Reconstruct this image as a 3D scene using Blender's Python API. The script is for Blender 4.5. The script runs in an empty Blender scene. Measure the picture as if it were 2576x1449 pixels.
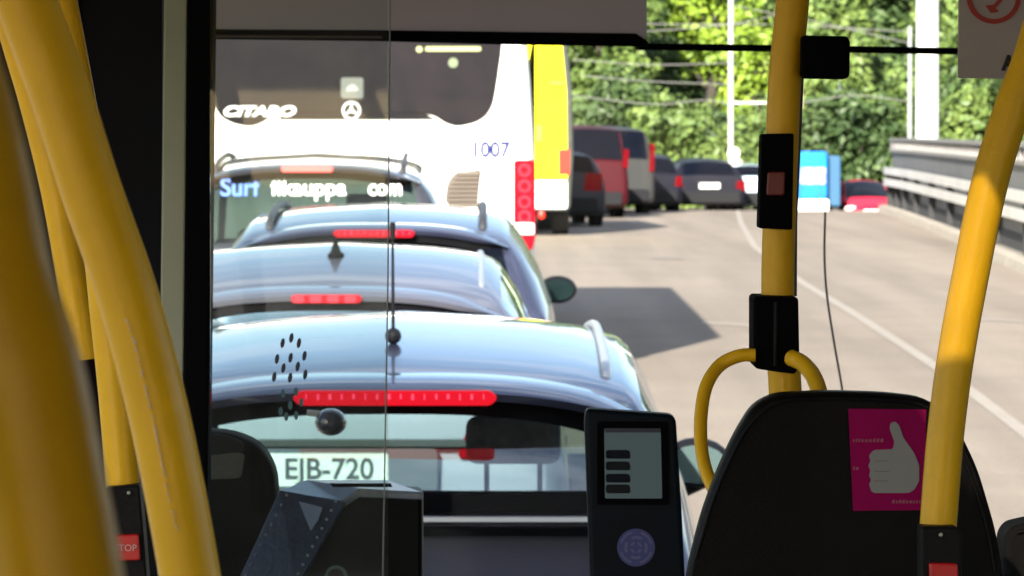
import bpy, math, random
from mathutils import Vector, Matrix
R = math.radians
SC = bpy.context.scene
COL = SC.collection
# ------------------------------------------------------------------ camera, light, exposure
F = 12200.0            # focal length in units of a 2576 px wide frame
CX, CY, HOR = 1288.0, 724.5, 350.0
CAMZ = 2.0
PITCH = math.atan((CY - HOR) / F)
cam_d = bpy.data.cameras.new("camera")
cam = bpy.data.objects.new("camera", cam_d)
COL.objects.link(cam)
cam.location = (0, 0, CAMZ)
cam.rotation_euler = (R(90) - PITCH, 0, 0)
cam_d.sensor_width = 36
cam_d.lens = F / 2576 * 36
cam_d.clip_start = 0.05
cam_d.clip_end = 6000
cam_d.dof.use_dof = True
cam_d.dof.focus_distance = 5.2
cam_d.dof.aperture_fstop = 34
SC.camera = cam
SUN_DIR = Vector((-1.95, -7.2, 3.3)).normalized()      # towards the sun: behind the camera, to the left
SUN_EL = math.asin(SUN_DIR.z)
SUN_AZ = math.atan2(SUN_DIR.x, SUN_DIR.y)
w = bpy.data.worlds.new("World")
SC.world = w
w.use_nodes = True
wn = w.node_tree
bg = wn.nodes["Background"]
sky = wn.nodes.new("ShaderNodeTexSky")
sky.sky_type = 'NISHITA'
sky.sun_disc = False
sky.sun_elevation = SUN_EL
sky.sun_rotation = SUN_AZ
sky.air_density = 1.0
sky.dust_density = 1.2
sky.ozone_density = 1.4
wn.links.new(sky.outputs[0], bg.inputs[0])
bg.inputs[1].default_value = 0.068
wtc = wn.nodes.new("ShaderNodeTexCoord")
wmp = wn.nodes.new("ShaderNodeMapping")
wmp.inputs['Scale'].default_value = (2.2, 2.2, 7.5)
wnz = wn.nodes.new("ShaderNodeTexNoise")
wnz.inputs['Scale'].default_value = 1.7
wnz.inputs['Detail'].default_value = 5
wnz.inputs['Roughness'].default_value = .55
wrm = wn.nodes.new("ShaderNodeMapRange")
wrm.inputs[1].default_value = .46
wrm.inputs[2].default_value = .62
wrm.inputs[4].default_value = .75
wmx = wn.nodes.new("ShaderNodeMix")
wmx.data_type = 'RGBA'
wmx.inputs[7].default_value = (5.8, 6.1, 7.2, 1)
wn.links.new(wtc.outputs['Generated'], wmp.inputs['Vector'])
wn.links.new(wmp.outputs[0], wnz.inputs['Vector'])
wn.links.new(wnz.outputs[0], wrm.inputs[0])
wn.links.new(wrm.outputs[0], wmx.inputs[0])
wn.links.new(sky.outputs[0], wmx.inputs[6])
wn.links.new(wmx.outputs[2], bg.inputs[0])
sd = bpy.data.lights.new("sun", 'SUN')
sd.energy = 5.0
sd.angle = R(0.5)
sd.color = (1.0, 0.93, 0.83)
sun = bpy.data.objects.new("sun", sd)
COL.objects.link(sun)
sun.rotation_euler = SUN_DIR.to_track_quat('Z', 'Y').to_euler()
sun.location = (-20, -40, 30)
SC.view_settings.view_transform = 'Standard'
SC.view_settings.look = 'None'
SC.view_settings.gamma = 1
SC.view_settings.exposure = 2.0
try:
    SC.cycles.use_denoising = True
    SC.cycles.transparent_max_bounces = 32
    SC.cycles.max_bounces = 8
    SC.cycles.sample_clamp_indirect = 6
    SC.cycles.caustics_reflective = False
    SC.cycles.caustics_refractive = False
except Exception:
    pass


def P(u, v, Y):
    """world point at depth Y that the photo's pixel (2576 px wide frame) looks at"""
    cx, cy = (u - CX) / F, -(v - CY) / F
    c, s = math.cos(PITCH), math.sin(PITCH)
    dy, dz = c + cy * s, -s + cy * c
    k = Y / dy
    return Vector((cx * k, Y, CAMZ + dz * k))


GP = [(-400, 0), (12, 0), (20, .04), (28, .22), (34, .31), (45, .38), (60, .43), (76, .46), (92, .5), (101, .5), (115, .36), (140, -.2),
      (200, -2), (260, -2.2), (5000, -2.2)]


def gz(y):
    for (a, za), (b, zb) in zip(GP, GP[1:]):
        if y <= b:
            t = max(0, min(1, (y - a) / (b - a)))
            return za + (zb - za) * t
    return -2.2


def lerpk(tab, y):
    if y <= tab[0][0]:
        return tab[0][1]
    for (a, va), (b, vb) in zip(tab, tab[1:]):
        if y <= b:
            return va + (vb - va) * (y - a) / (b - a)
    return tab[-1][1]


# ------------------------------------------------------------------ materials
MATS = {}


def mat(name, col=(.5, .5, .5), rough=.5, metal=0.0, spec=.5, coat=0.0, var=0.0, vscale=6.0, bump=0.0, bscale=40.0,
        emit=None, es=0.0, flake=0.0, trans=0.0, vcol=None, sss=0, rvar=0.0):
    if name in MATS:
        return MATS[name]
    m = bpy.data.materials.new(name)
    m.use_nodes = True
    nt = m.node_tree
    N, L = nt.nodes, nt.links
    b = N["Principled BSDF"]
    b.inputs['Base Color'].default_value = (*col, 1)
    b.inputs['Roughness'].default_value = rough
    b.inputs['Metallic'].default_value = metal
    b.inputs['Specular IOR Level'].default_value = spec
    b.inputs['Coat Weight'].default_value = coat
    b.inputs['Coat Roughness'].default_value = 0.04
    if trans:
        b.inputs['Transmission Weight'].default_value = trans
    tc = N.new("ShaderNodeTexCoord")
    if var > 0:
        nz = N.new("ShaderNodeTexNoise")
        nz.inputs['Scale'].default_value = vscale
        nz.inputs['Detail'].default_value = 6
        nz.inputs['Roughness'].default_value = .62
        L.new(tc.outputs['Object'], nz.inputs['Vector'])
        mr = N.new("ShaderNodeMapRange")
        mr.inputs[1].default_value = .3
        mr.inputs[2].default_value = .7
        L.new(nz.outputs[0], mr.inputs[0])
        mx = N.new("ShaderNodeMix")
        mx.data_type = 'RGBA'
        c2 = vcol if vcol else tuple(max(0, c * (1 - var)) for c in col)
        c1 = col if vcol else tuple(min(1, c * (1 + var)) for c in col)
        mx.inputs[6].default_value = (*c1, 1)
        mx.inputs[7].default_value = (*c2, 1)
        L.new(mr.outputs[0], mx.inputs[0])
        L.new(mx.outputs[2], b.inputs['Base Color'])
        if rvar > 0:
            m2 = N.new("ShaderNodeMapRange")
            m2.inputs[3].default_value = max(0, rough - rvar)
            m2.inputs[4].default_value = min(1, rough + rvar)
            L.new(nz.outputs[0], m2.inputs[0])
            L.new(m2.outputs[0], b.inputs['Roughness'])
    if bump > 0:
        n2 = N.new("ShaderNodeTexNoise")
        n2.inputs['Scale'].default_value = bscale
        n2.inputs['Detail'].default_value = 4
        L.new(tc.outputs['Object'], n2.inputs['Vector'])
        bp = N.new("ShaderNodeBump")
        bp.inputs['Strength'].default_value = bump
        bp.inputs['Distance'].default_value = .01
        L.new(n2.outputs[0], bp.inputs['Height'])
        L.new(bp.outputs[0], b.inputs['Normal'])
    if emit:
        b.inputs['Emission Color'].default_value = (*emit, 1)
        b.inputs['Emission Strength'].default_value = es
    MATS[name] = m
    return m


def glass(name, tint=(.9, .95, .95), refl=.06, rough=.02, haze=0.0, hazecol=(.6, .6, .6), base=None, basemix=0.0):
    """thin pane: transparent + a little mirror, by Fresnel"""
    if name in MATS:
        return MATS[name]
    m = bpy.data.materials.new(name)
    m.use_nodes = True
    nt = m.node_tree
    N, L = nt.nodes, nt.links
    N.remove(N["Principled BSDF"])
    out = N["Material Output"]
    tr = N.new("ShaderNodeBsdfTransparent")
    tr.inputs[0].default_value = (*tint, 1)
    gl = N.new("ShaderNodeBsdfGlossy")
    gl.inputs['Roughness'].default_value = rough
    gl.inputs[0].default_value = (.9, .95, 1, 1)
    lw = N.new("ShaderNodeLayerWeight")
    lw.inputs[0].default_value = .5
    pw = N.new("ShaderNodeMath")
    pw.operation = 'POWER'
    pw.inputs[1].default_value = 4.0
    L.new(lw.outputs['Facing'], pw.inputs[0])
    mr = N.new("ShaderNodeMapRange")
    mr.inputs[3].default_value = refl
    mr.inputs[4].default_value = 1.0
    L.new(pw.outputs[0], mr.inputs[0])
    src = tr
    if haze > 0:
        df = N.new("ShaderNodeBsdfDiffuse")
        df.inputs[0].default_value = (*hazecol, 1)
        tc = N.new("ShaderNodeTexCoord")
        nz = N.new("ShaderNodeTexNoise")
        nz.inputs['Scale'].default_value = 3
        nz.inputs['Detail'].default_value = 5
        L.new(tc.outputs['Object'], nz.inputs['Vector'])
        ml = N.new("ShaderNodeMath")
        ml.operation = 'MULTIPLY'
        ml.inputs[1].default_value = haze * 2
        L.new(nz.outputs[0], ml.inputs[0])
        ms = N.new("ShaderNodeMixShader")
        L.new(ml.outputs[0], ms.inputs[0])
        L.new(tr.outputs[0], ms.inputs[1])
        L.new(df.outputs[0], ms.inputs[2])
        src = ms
    mix = N.new("ShaderNodeMixShader")
    L.new(mr.outputs[0], mix.inputs[0])
    L.new(src.outputs[0], mix.inputs[1])
    L.new(gl.outputs[0], mix.inputs[2])
    L.new(mix.outputs[0], out.inputs[0])
    MATS[name] = m
    return m


def leafmat(name, c1, c2, c3):
    m = bpy.data.materials.new(name)
    m.use_nodes = True
    nt = m.node_tree
    N, L = nt.nodes, nt.links
    b = N["Principled BSDF"]
    g = N.new("ShaderNodeNewGeometry")
    tc = N.new("ShaderNodeTexCoord")
    nz = N.new("ShaderNodeTexNoise")
    nz.inputs['Scale'].default_value = .7
    nz.inputs['Detail'].default_value = 3
    L.new(tc.outputs['Object'], nz.inputs['Vector'])
    ad = N.new("ShaderNodeMath")
    ad.operation = 'MULTIPLY_ADD'
    ad.inputs[1].default_value = .45
    L.new(g.outputs['Random Per Island'], ad.inputs[0])
    mr = N.new("ShaderNodeMapRange")
    mr.inputs[1].default_value = .3
    mr.inputs[2].default_value = .7
    mr.inputs[4].default_value = .55
    L.new(nz.outputs[0], mr.inputs[0])
    L.new(mr.outputs[0], ad.inputs[2])
    cr = N.new("ShaderNodeValToRGB")
    cr.color_ramp.elements[0].color = (*c1, 1)
    cr.color_ramp.elements[1].color = (*c3, 1)
    e = cr.color_ramp.elements.new(.5)
    e.color = (*c2, 1)
    L.new(ad.outputs[0], cr.inputs[0])
    L.new(cr.outputs[0], b.inputs['Base Color'])
    b.inputs['Roughness'].default_value = .5
    b.inputs['Specular IOR Level'].default_value = .4
    tl = N.new("ShaderNodeBsdfTranslucent")
    L.new(cr.outputs[0], tl.inputs[0])
    ms = N.new("ShaderNodeMixShader")
    ms.inputs[0].default_value = .25
    L.new(b.outputs[0], ms.inputs[1])
    L.new(tl.outputs[0], ms.inputs[2])
    L.new(ms.outputs[0], N["Material Output"].inputs[0])
    MATS[name] = m
    return m


YEL = mat('yellow_paint', (.93, .54, .01), .34, spec=.38, var=.07, vscale=14, bump=.07, bscale=190, rvar=.14)
BLK = mat('black_plastic', (.006, .006, .008), .5, spec=.14, var=.3, vscale=20, bump=.1, bscale=200)
BLKM = mat('black_matte', (.003, .003, .004), .85, spec=.05, var=.3, vscale=8)
RED = mat('red_button', (.6, .012, .015), .35)
WHT = mat('white_mark', (.8, .8, .8), .5)
RUB = mat('rubber', (.02, .02, .02), .75, var=.2)
CHR = mat('chrome', (.75, .76, .78), .15, metal=1)
SEATF = mat('seat_cloth', (.2, .14, .15), .85, var=.3, vscale=30)


# ------------------------------------------------------------------ mesh helpers
class MB:
    def __init__(s):
        s.v, s.f = [], []

    def add(s, vs, fs):
        o = len(s.v)
        s.v += [tuple(p) for p in vs]
        s.f += [tuple(i + o for i in f) for f in fs]
        return s

    def box(s, a, b):
        (x0, y0, z0), (x1, y1, z1) = a, b
        vs = [(x0, y0, z0), (x1, y0, z0), (x1, y1, z0), (x0, y1, z0), (x0, y0, z1), (x1, y0, z1), (x1, y1, z1), (x0, y1, z1)]
        return s.add(vs, [(0, 3, 2, 1), (4, 5, 6, 7), (0, 1, 5, 4), (1, 2, 6, 5), (2, 3, 7, 6), (3, 0, 4, 7)])

    def tube(s, pts, r, n=20, caps=True):
        pts = [Vector(p) for p in pts]
        rs = r if isinstance(r, (list, tuple)) else [r] * len(pts)
        vs, fs = [], []
        up = None
        for i, p in enumerate(pts):
            d = (pts[min(i + 1, len(pts) - 1)] - pts[max(i - 1, 0)])
            if d.length < 1e-9:
                d = Vector((0, 0, 1))
            d.normalize()
            if up is None:
                up = Vector((0, 1, 0)) if abs(d.y) < .9 else Vector((1, 0, 0))
            a = d.cross(up).normalized()
            up = a.cross(d).normalized()
            for k in range(n):
                t = 2 * math.pi * k / n
                vs.append(p + (a * math.cos(t) + up * math.sin(t)) * rs[i])
        for i in range(len(pts) - 1):
            for k in range(n):
                k2 = (k + 1) % n
                fs.append((i * n + k, i * n + k2, (i + 1) * n + k2, (i + 1) * n + k))
        if caps:
            fs.append(tuple(range(n - 1, -1, -1)))
            fs.append(tuple((len(pts) - 1) * n + k for k in range(n)))
        return s.add(vs, fs)

    def prism(s, poly, y0, y1):
        """polygon in x,z extruded along y"""
        n = len(poly)
        vs = [(x, y0, z) for x, z in poly] + [(x, y1, z) for x, z in poly]
        fs = [tuple(range(n)), tuple(range(2 * n - 1, n - 1, -1))]
        for i in range(n):
            j = (i + 1) % n
            fs.append((i, i + n, j + n, j))
        return s.add(vs, fs)

    def disc(s, c, r, depth, n=24, rz=None):
        """disc in the x,z plane, thickness along y"""
        rz = rz or r
        return s.prism([(c[0] + r * math.cos(2 * math.pi * k / n), c[2] + rz * math.sin(2 * math.pi * k / n)) for k in range(n)],
                       c[1], c[1] + depth)

    def ring(s, c, r0, r1, depth, n=32, a0=0, a1=360):
        full = abs(a1 - a0) >= 360
        m = n if full else n + 1
        vs, fs = [], []
        for k in range(m):
            t = R(a0 + (a1 - a0) * k / n)
            for rr in (r0, r1):
                for yy in (0, depth):
                    vs.append((c[0] + rr * math.cos(t), c[1] + yy, c[2] + rr * math.sin(t)))
        for k in range(n):
            a, b = 4 * k, 4 * ((k + 1) % m)
            fs += [(a, b, b + 2, a + 2), (a + 1, a + 3, b + 3, b + 1), (a, a + 1, b + 1, b), (a + 2, b + 2, b + 3, a + 3)]
        return s.add(vs, fs)

    def ell(s, c, r, n=16, m=10):
        vs, fs = [], []
        for i in range(m + 1):
            p = math.pi * i / m
            for k in range(n):
                t = 2 * math.pi * k / n
                vs.append((c[0] + r[0] * math.sin(p) * math.cos(t), c[1] + r[1] * math.sin(p) * math.sin(t), c[2] + r[2] * math.cos(p)))
        for i in range(m):
            for k in range(n):
                k2 = (k + 1) % n
                fs.append((i * n + k, (i + 1) * n + k, (i + 1) * n + k2, i * n + k2))
        return s.add(vs, fs)

    def grid(s, rows):
        n = len(rows[0])
        vs = [p for r in rows for p in r]
        fs = [(i * n + k, i * n + k + 1, (i + 1) * n + k + 1, (i + 1) * n + k) for i in range(len(rows) - 1) for k in range(n - 1)]
        return s.add(vs, fs)

    def build(s, name, m, parent=None, smooth=False, bevel=0, seg=2, solid=0):
        me = bpy.data.meshes.new(name)
        me.from_pydata(s.v, [], s.f)
        me.update()
        if smooth:
            me.polygons.foreach_set('use_smooth', [True] * len(me.polygons))
            try:
                me.set_sharp_from_angle(angle=R(38))
            except Exception:
                pass
        me.materials.append(m)
        o = bpy.data.objects.new(name, me)
        COL.objects.link(o)
        if bevel:
            bm_ = o.modifiers.new('bevel', 'BEVEL')
            bm_.width = bevel
            bm_.segments = seg
            bm_.limit_method = 'ANGLE'
            bm_.angle_limit = R(40)
        if solid:
            so = o.modifiers.new('solid', 'SOLIDIFY')
            so.thickness = solid
            so.offset = -1
        if parent:
            o.parent = parent
        return o


def tag(o, label=None, cat=None, group=None, kind=None):
    if label:
        o['label'] = label
    if cat:
        o['category'] = cat
    if group:
        o['group'] = group
    if kind:
        o['kind'] = kind
    return o


def empty(name, loc, label, cat, group=None, rz=0):
    o = bpy.data.objects.new(name, None)
    COL.objects.link(o)
    o.empty_display_size = .1
    o.location = loc
    o.rotation_euler = (0, 0, rz)
    return tag(o, label, cat, group)


def unparented(o, parent):
    """parent o keeping its world coordinates (the parents here are only translated / turned about z)"""
    o.parent = parent
    loc = Vector(parent.location)
    o.matrix_parent_inverse = (Matrix.Translation(loc) @ Matrix.Rotation(parent.rotation_euler.z, 4, 'Z')).inverted()
    return o


def sharp(poly, r=.0, seg=4):
    """round every corner of an x,z polygon"""
    out = []
    n = len(poly)
    for i in range(n):
        p0, p1, p2 = Vector(poly[i - 1]), Vector(poly[i]), Vector(poly[(i + 1) % n])
        a, b = (p0 - p1), (p2 - p1)
        k = min(r, a.length * .45, b.length * .45)
        A, B = p1 + a.normalized() * k, p1 + b.normalized() * k
        for j in range(seg + 1):
            t = j / seg
            q = A * (1 - t) ** 2 + p1 * 2 * t * (1 - t) + B * t * t
            out.append((q.x, q.y))
    return out


def rrect(x0, x1, z0, z1, r, seg=5):
    return sharp([(x0, z0), (x1, z0), (x1, z1), (x0, z1)], r, seg)


def pxpoly(pts, Y):
    return [(P(u, v, Y).x, P(u, v, Y).z) for u, v in pts]


def text(s, size, m, parent, name, loc, rz=0, shear=0, xs=1.0, tilt=0, bold=0.0, extrude=.001):
    cu = bpy.data.curves.new(name, 'FONT')
    cu.body = s
    cu.size = size
    cu.extrude = extrude
    cu.shear = shear
    cu.offset = bold
    cu.align_x = 'CENTER'
    cu.align_y = 'CENTER'
    tmp = bpy.data.objects.new('tmp', cu)
    COL.objects.link(tmp)
    dg = bpy.context.evaluated_depsgraph_get()
    dg.update()
    me = bpy.data.meshes.new_from_object(tmp.evaluated_get(dg))
    bpy.data.objects.remove(tmp)
    me.name = name
    me.materials.clear()
    me.materials.append(m)
    me.transform(Matrix.Translation(Vector(loc)) @ Matrix.Rotation(rz, 4, 'Z') @ Matrix.Rotation(R(90) + tilt, 4, 'X') @ Matrix.Diagonal((xs, 1, 1, 1)))
    o = bpy.data.objects.new(name, me)
    COL.objects.link(o)
    if parent:
        o.parent = parent
    return o


def smooth_path(pts, n=8):
    """Catmull-Rom through 3-D points"""
    pts = [Vector(p) for p in pts]
    out = []
    for i in range(len(pts) - 1):
        p0 = pts[i - 1] if i else pts[0] * 2 - pts[1]
        p1, p2 = pts[i], pts[i + 1]
        p3 = pts[i + 2] if i + 2 < len(pts) else p2 * 2 - p1
        for k in range(n):
            t = k / n
            out.append(.5 * ((2 * p1) + (p2 - p0) * t + (2 * p0 - 5 * p1 + 4 * p2 - p3) * t * t + (-p0 + 3 * p1 - 3 * p2 + p3) * t ** 3))
    out.append(pts[-1])
    return out


# ================================================================== THE SETTING OUTSIDE
# ground and road
ys = [-200, -80, -40, -10, 0, 6, 12, 14, 16, 18, 20, 22, 24, 26, 28, 31, 34, 38, 42, 46, 50, 55, 60, 66, 72, 78, 84, 90, 95, 99, 103, 107, 111, 115,
      122, 130, 140, 155, 170, 185, 200, 230, 260, 400, 900, 2500, 4500]
g = MB()
g.grid([[(x, y, gz(y) - .03 if 0 < 1 else 0) for x in (-3000, -300, -60, -20, -12, 0, 12, 30, 80, 400, 3000)] for y in ys])
tag(g.build('ground', mat('grass_ground', (.04, .075, .02), .9, var=.5, vscale=.5, vcol=(.06, .07, .025), bump=.6, bscale=8)), kind='structure')
KERB = [(-60, 3.9), (10, 4.2), (35, 4.95), (57, 5.98), (78, 6.85), (101, 7.62), (112, 8.5), (130, 10.5), (170, 16)]
yr = [-60, -20, 0, 8] + [10 + 1.5 * k for k in range(74)]
road = MB()
road.grid([[(x, y, gz(y)) for x in (-9 + (lerpk([(90, 0), (170, 8)], y)), -4, 0, 2, lerpk(KERB, y))] for y in yr])
asph = mat('asphalt', (.25, .208, .17), .85, var=.12, vscale=.8, bump=.5, bscale=90, spec=.2, vcol=(.212, .176, .145))


def add_asphalt_grain(m):
    nt = m.node_tree
    N, L = nt.nodes, nt.links
    b = N["Principled BSDF"]
    src = b.inputs['Base Color'].links[0].from_socket
    tc = N.new("ShaderNodeTexCoord")
    n = N.new("ShaderNodeTexNoise")
    n.inputs['Scale'].default_value = 35
    n.inputs['Detail'].default_value = 8
    L.new(tc.outputs['Object'], n.inputs['Vector'])
    mp = N.new("ShaderNodeMapping")
    mp.inputs['Scale'].default_value = (1.6, .06, 1)
    L.new(tc.outputs['Object'], mp.inputs['Vector'])
    n3 = N.new("ShaderNodeTexNoise")
    n3.inputs['Scale'].default_value = 1.0
    n3.inputs['Detail'].default_value = 3
    L.new(mp.outputs[0], n3.inputs['Vector'])
    a = N.new("ShaderNodeMath")
    a.operation = 'MULTIPLY'
    L.new(n.outputs[0], a.inputs[0])
    L.new(n3.outputs[0], a.inputs[1])
    mr = N.new("ShaderNodeMapRange")
    mr.inputs[1].default_value = .12
    mr.inputs[2].default_value = .4
    mr.inputs[3].default_value = .78
    mr.inputs[4].default_value = 1.18
    L.new(a.outputs[0], mr.inputs[0])
    mx = N.new("ShaderNodeVectorMath")
    mx.operation = 'SCALE'
    L.new(src, mx.inputs[0])
    L.new(mr.outputs[0], mx.inputs['Scale'])
    L.new(mx.outputs[0], b.inputs['Base Color'])


add_asphalt_grain(asph)
tag(road.build('road', asph), kind='structure')
# darker worn strip next to the queue and lane markings
LINE = [(10, 3.02), (29, 3.08), (38, 3.14), (54, 3.22), (70, 3.5), (88, 4.15), (101, 4.7), (130, 6.5)]
ln = MB()
seg = [8 + k * 1.5 for k in range(70)]
ln.grid([[(lerpk(LINE, y) - .05, y, gz(y) + .004), (lerpk(LINE, y) + .05, y, gz(y) + .004)] for y in seg])
tag(ln.build('lane_line', mat('worn_line', (.29, .255, .215), .7, var=.3, vscale=3, vcol=(.25, .212, .175))), kind='structure')
for k, (u0, v0, u1, v1) in enumerate([(1765, 812, 1888, 820), (2440, 803, 2576, 810), (1640, 651, 1720, 653)]):
    def gp(u, v):
        y = 40.0
        for _ in range(60):
            q = P(u, v, y)
            y += (q.z - gz(y)) * 14
        return P(u, v, y)
    a, b = gp(u0, v0), gp(u1, v1)
    wdt = .2 if k < 2 else .25
    m_ = MB().grid([[(a.x, a.y - wdt, gz(a.y - wdt) + .005), (b.x, b.y - wdt, gz(b.y - wdt) + .005)], [(a.x, a.y + wdt, gz(a.y + wdt) + .005), (b.x, b.y + wdt, gz(b.y + wdt) + .005)]])
    tag(m_.build('road_marking', mat('worn_line') if k < 2 else mat('tar_patch', (.16, .145, .13), .8)), kind='structure')
# kerb and pavement strip
kb, pv = MB(), MB()
rows = []
for y in yr:
    x, z = lerpk(KERB, y), gz(y)
    rows.append([(x, y, z - .02), (x + .02, y, z + .12), (x + .2, y, z + .13), (x + .22, y, z + .02)])
kb.grid(rows)
tag(kb.build('kerb', mat('kerb_stone', (.33, .29, .24), .8, var=.25, vscale=4)), kind='structure')
pv.grid([[(lerpk(KERB, y) + .2, y, gz(y) + .11), (lerpk(KERB, y) + 1.1, y, gz(y) + .11)] for y in yr])
tag(pv.build('pavement', mat('gravel_strip', (.28, .25, .21), .9, var=.5, vscale=6, vcol=(.1, .09, .08), bump=.8, bscale=30)), kind='structure')

# parapet on the right
bar_pts = smooth_path([(4.9, 8, 0), (5.25, 24, 0), (5.7, 42, 0), (6.35, 57, 0), (7.1, 77, 0), (7.66, 94, 0), (7.93, 101.5, 0), (8.6, 105.5, 0), (10.5, 108.5, 0), (15, 110, 0)], 10)
par = empty('parapet', (8, 94, gz(94)), 'dark grey bridge parapet with two pale rails curving along the right kerb', 'parapet')


def sweep(prof):
    """closed profile [(offset, height)] along the parapet's curve"""
    m = MB()
    rows = []
    for i, p in enumerate(bar_pts):
        d = (bar_pts[min(i + 1, len(bar_pts) - 1)] - bar_pts[max(0, i - 1)]).normalized()
        nrm = Vector((d.y, -d.x, 0))
        base = gz(p.y)
        rows.append([tuple(Vector((p.x, p.y, 0)) + nrm * o + Vector((0, 0, base + h))) for o, h in prof + prof[:1]])
    return m.grid(rows)


pgrey = mat('parapet_panel', (.085, .085, .09), .6, var=.3, vscale=1.2, vcol=(.13, .13, .13))
pdark = mat('parapet_dark', (.02, .02, .022), .8)
ppale = mat('parapet_rail', (.55, .53, .5), .45, var=.2, vscale=2)
pcap = mat('parapet_cap', (.2, .19, .185), .55, var=.2)
for nm, prof, m_ in (('coping', [(-.04, 1.46), (.14, 1.46), (.14, 1.52), (-.04, 1.52)], pcap),
                     ('grating', [(.05, 1.3), (.07, 1.3), (.07, 1.46), (.05, 1.46)], pdark),
                     ('ledge', [(-.02, 1.23), (.14, 1.23), (.14, 1.29), (-.02, 1.29)], pcap),
                     ('panel', [(.03, .3), (.1, .3), (.1, 1.23), (.03, 1.23)], pgrey),
                     ('skirt', [(.0, .05), (.12, .05), (.12, .33), (.0, .33)], pdark)):
    unparented(sweep(prof).build(nm, m_), par)
for h in (.78, .55):
    unparented(sweep([(-.16, h), (-.1, h), (-.1, h + .14), (-.16, h + .14)]).build('rail', ppale), par)
bal = [p.lerp(bar_pts[i + 1], k / 2) for i, p in enumerate(bar_pts[:-1]) if p.y > 52 for k in range(2)]
for q in bal[:98]:
    unparented(MB().box((q.x - .02, q.y - .05, gz(q.y) + 1.28), (q.x + .03, q.y + .05, gz(q.y) + 1.47)).build('baluster', pcap), par)
for i in range(2, len(bar_pts), 3):
    p = bar_pts[i]
    pb = MB().box((p.x - .09, p.y - .04, gz(p.y) + .12), (p.x + .02, p.y + .04, gz(p.y) + .85))
    unparented(pb.build('post', pdark), par)

# ------------------------------------------------------------------ trees
random.seed(5)
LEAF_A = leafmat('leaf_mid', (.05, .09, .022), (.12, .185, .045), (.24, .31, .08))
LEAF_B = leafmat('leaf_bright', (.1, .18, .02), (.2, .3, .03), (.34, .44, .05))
LEAF_C = leafmat('leaf_shadow', (.022, .045, .016), (.055, .095, .03), (.12, .18, .055))  # shadow masses in the foliage painted as a darker leaf colour
LEAF_D = leafmat('leaf_far_shadow', (.012, .024, .012), (.024, .045, .018), (.04, .07, .028))  # leaves darkened so the gaps between crowns look shadowed
BARK = mat('bark', (.035, .03, .022), .9, var=.4, vscale=6, bump=.6, bscale=20)


def crown_mesh(rx, ry, rz, zc, clumps, per, leaf, seed, drop=0):
    rnd = random.Random(seed)
    m = MB()
    for c in range(clumps):
        while True:
            a = Vector((rnd.uniform(-1, 1), rnd.uniform(-1, 1), rnd.uniform(-1, 1)))
            if .3 < a.length < 1:
                break
        a *= rnd.uniform(.8, 1.12)
        cc = Vector((a.x * rx, a.y * ry, zc + a.z * rz))
        cr = rnd.uniform(.25, .62)
        for k in range(per):
            d = Vector((rnd.gauss(0, 1), rnd.gauss(0, 1), rnd.gauss(0, .7)))
            d = d.normalized() * cr * rnd.uniform(.4, 1)
            p = cc + d
            nn = (d.normalized() + Vector((rnd.uniform(-.6, .6), rnd.uniform(-.6, .6), rnd.uniform(-.2, .9)))).normalized()
            t = nn.cross(Vector((rnd.uniform(-1, 1), rnd.uniform(-1, 1), rnd.uniform(-1, 1)))).normalized()
            b = nn.cross(t)
            s_ = leaf * rnd.uniform(.6, 1.3)
            m.add([p - t * s_, p + b * s_ * .55 + nn * s_ * .15, p + t * s_, p - b * s_ * .55 + nn * s_ * .15], [(0, 1, 2, 3)])
    return m


def tree(x, y, h, rx, rz, leafm, label, seed, clumps=230, per=42, leaf=.15, name='broadleaf_tree', cat='tree', group='trees behind the road'):
    z0 = gz(y)
    t = empty(name, (x, y, z0), label, cat, group)
    tr = MB()
    rnd = random.Random(seed)
    zc = h - rz
    tr.tube([(0, 0, -.3), (.05, 0, zc * .5), (rnd.uniform(-.2, .2), 0, zc), (rnd.uniform(-.3, .3), 0, h - rz * .5)], [.22, .17, .12, .04], 10)
    for k in range(7):
        a = rnd.uniform(0, 6.28)
        z1 = zc * rnd.uniform(.5, 1.1)
        tr.tube([(0, 0, z1), (math.cos(a) * rx * .4, math.sin(a) * rx * .4, z1 + rz * .3), (math.cos(a) * rx * .8, math.sin(a) * rx * .8, z1 + rz * .6)], [.08, .05, .015], 6)
    tr.build('trunk', BARK, t, smooth=True)
    crown_mesh(rx, rx * .8, rz, zc, clumps, per, leaf, seed).build('crown', leafm, t)
    return t


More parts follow.
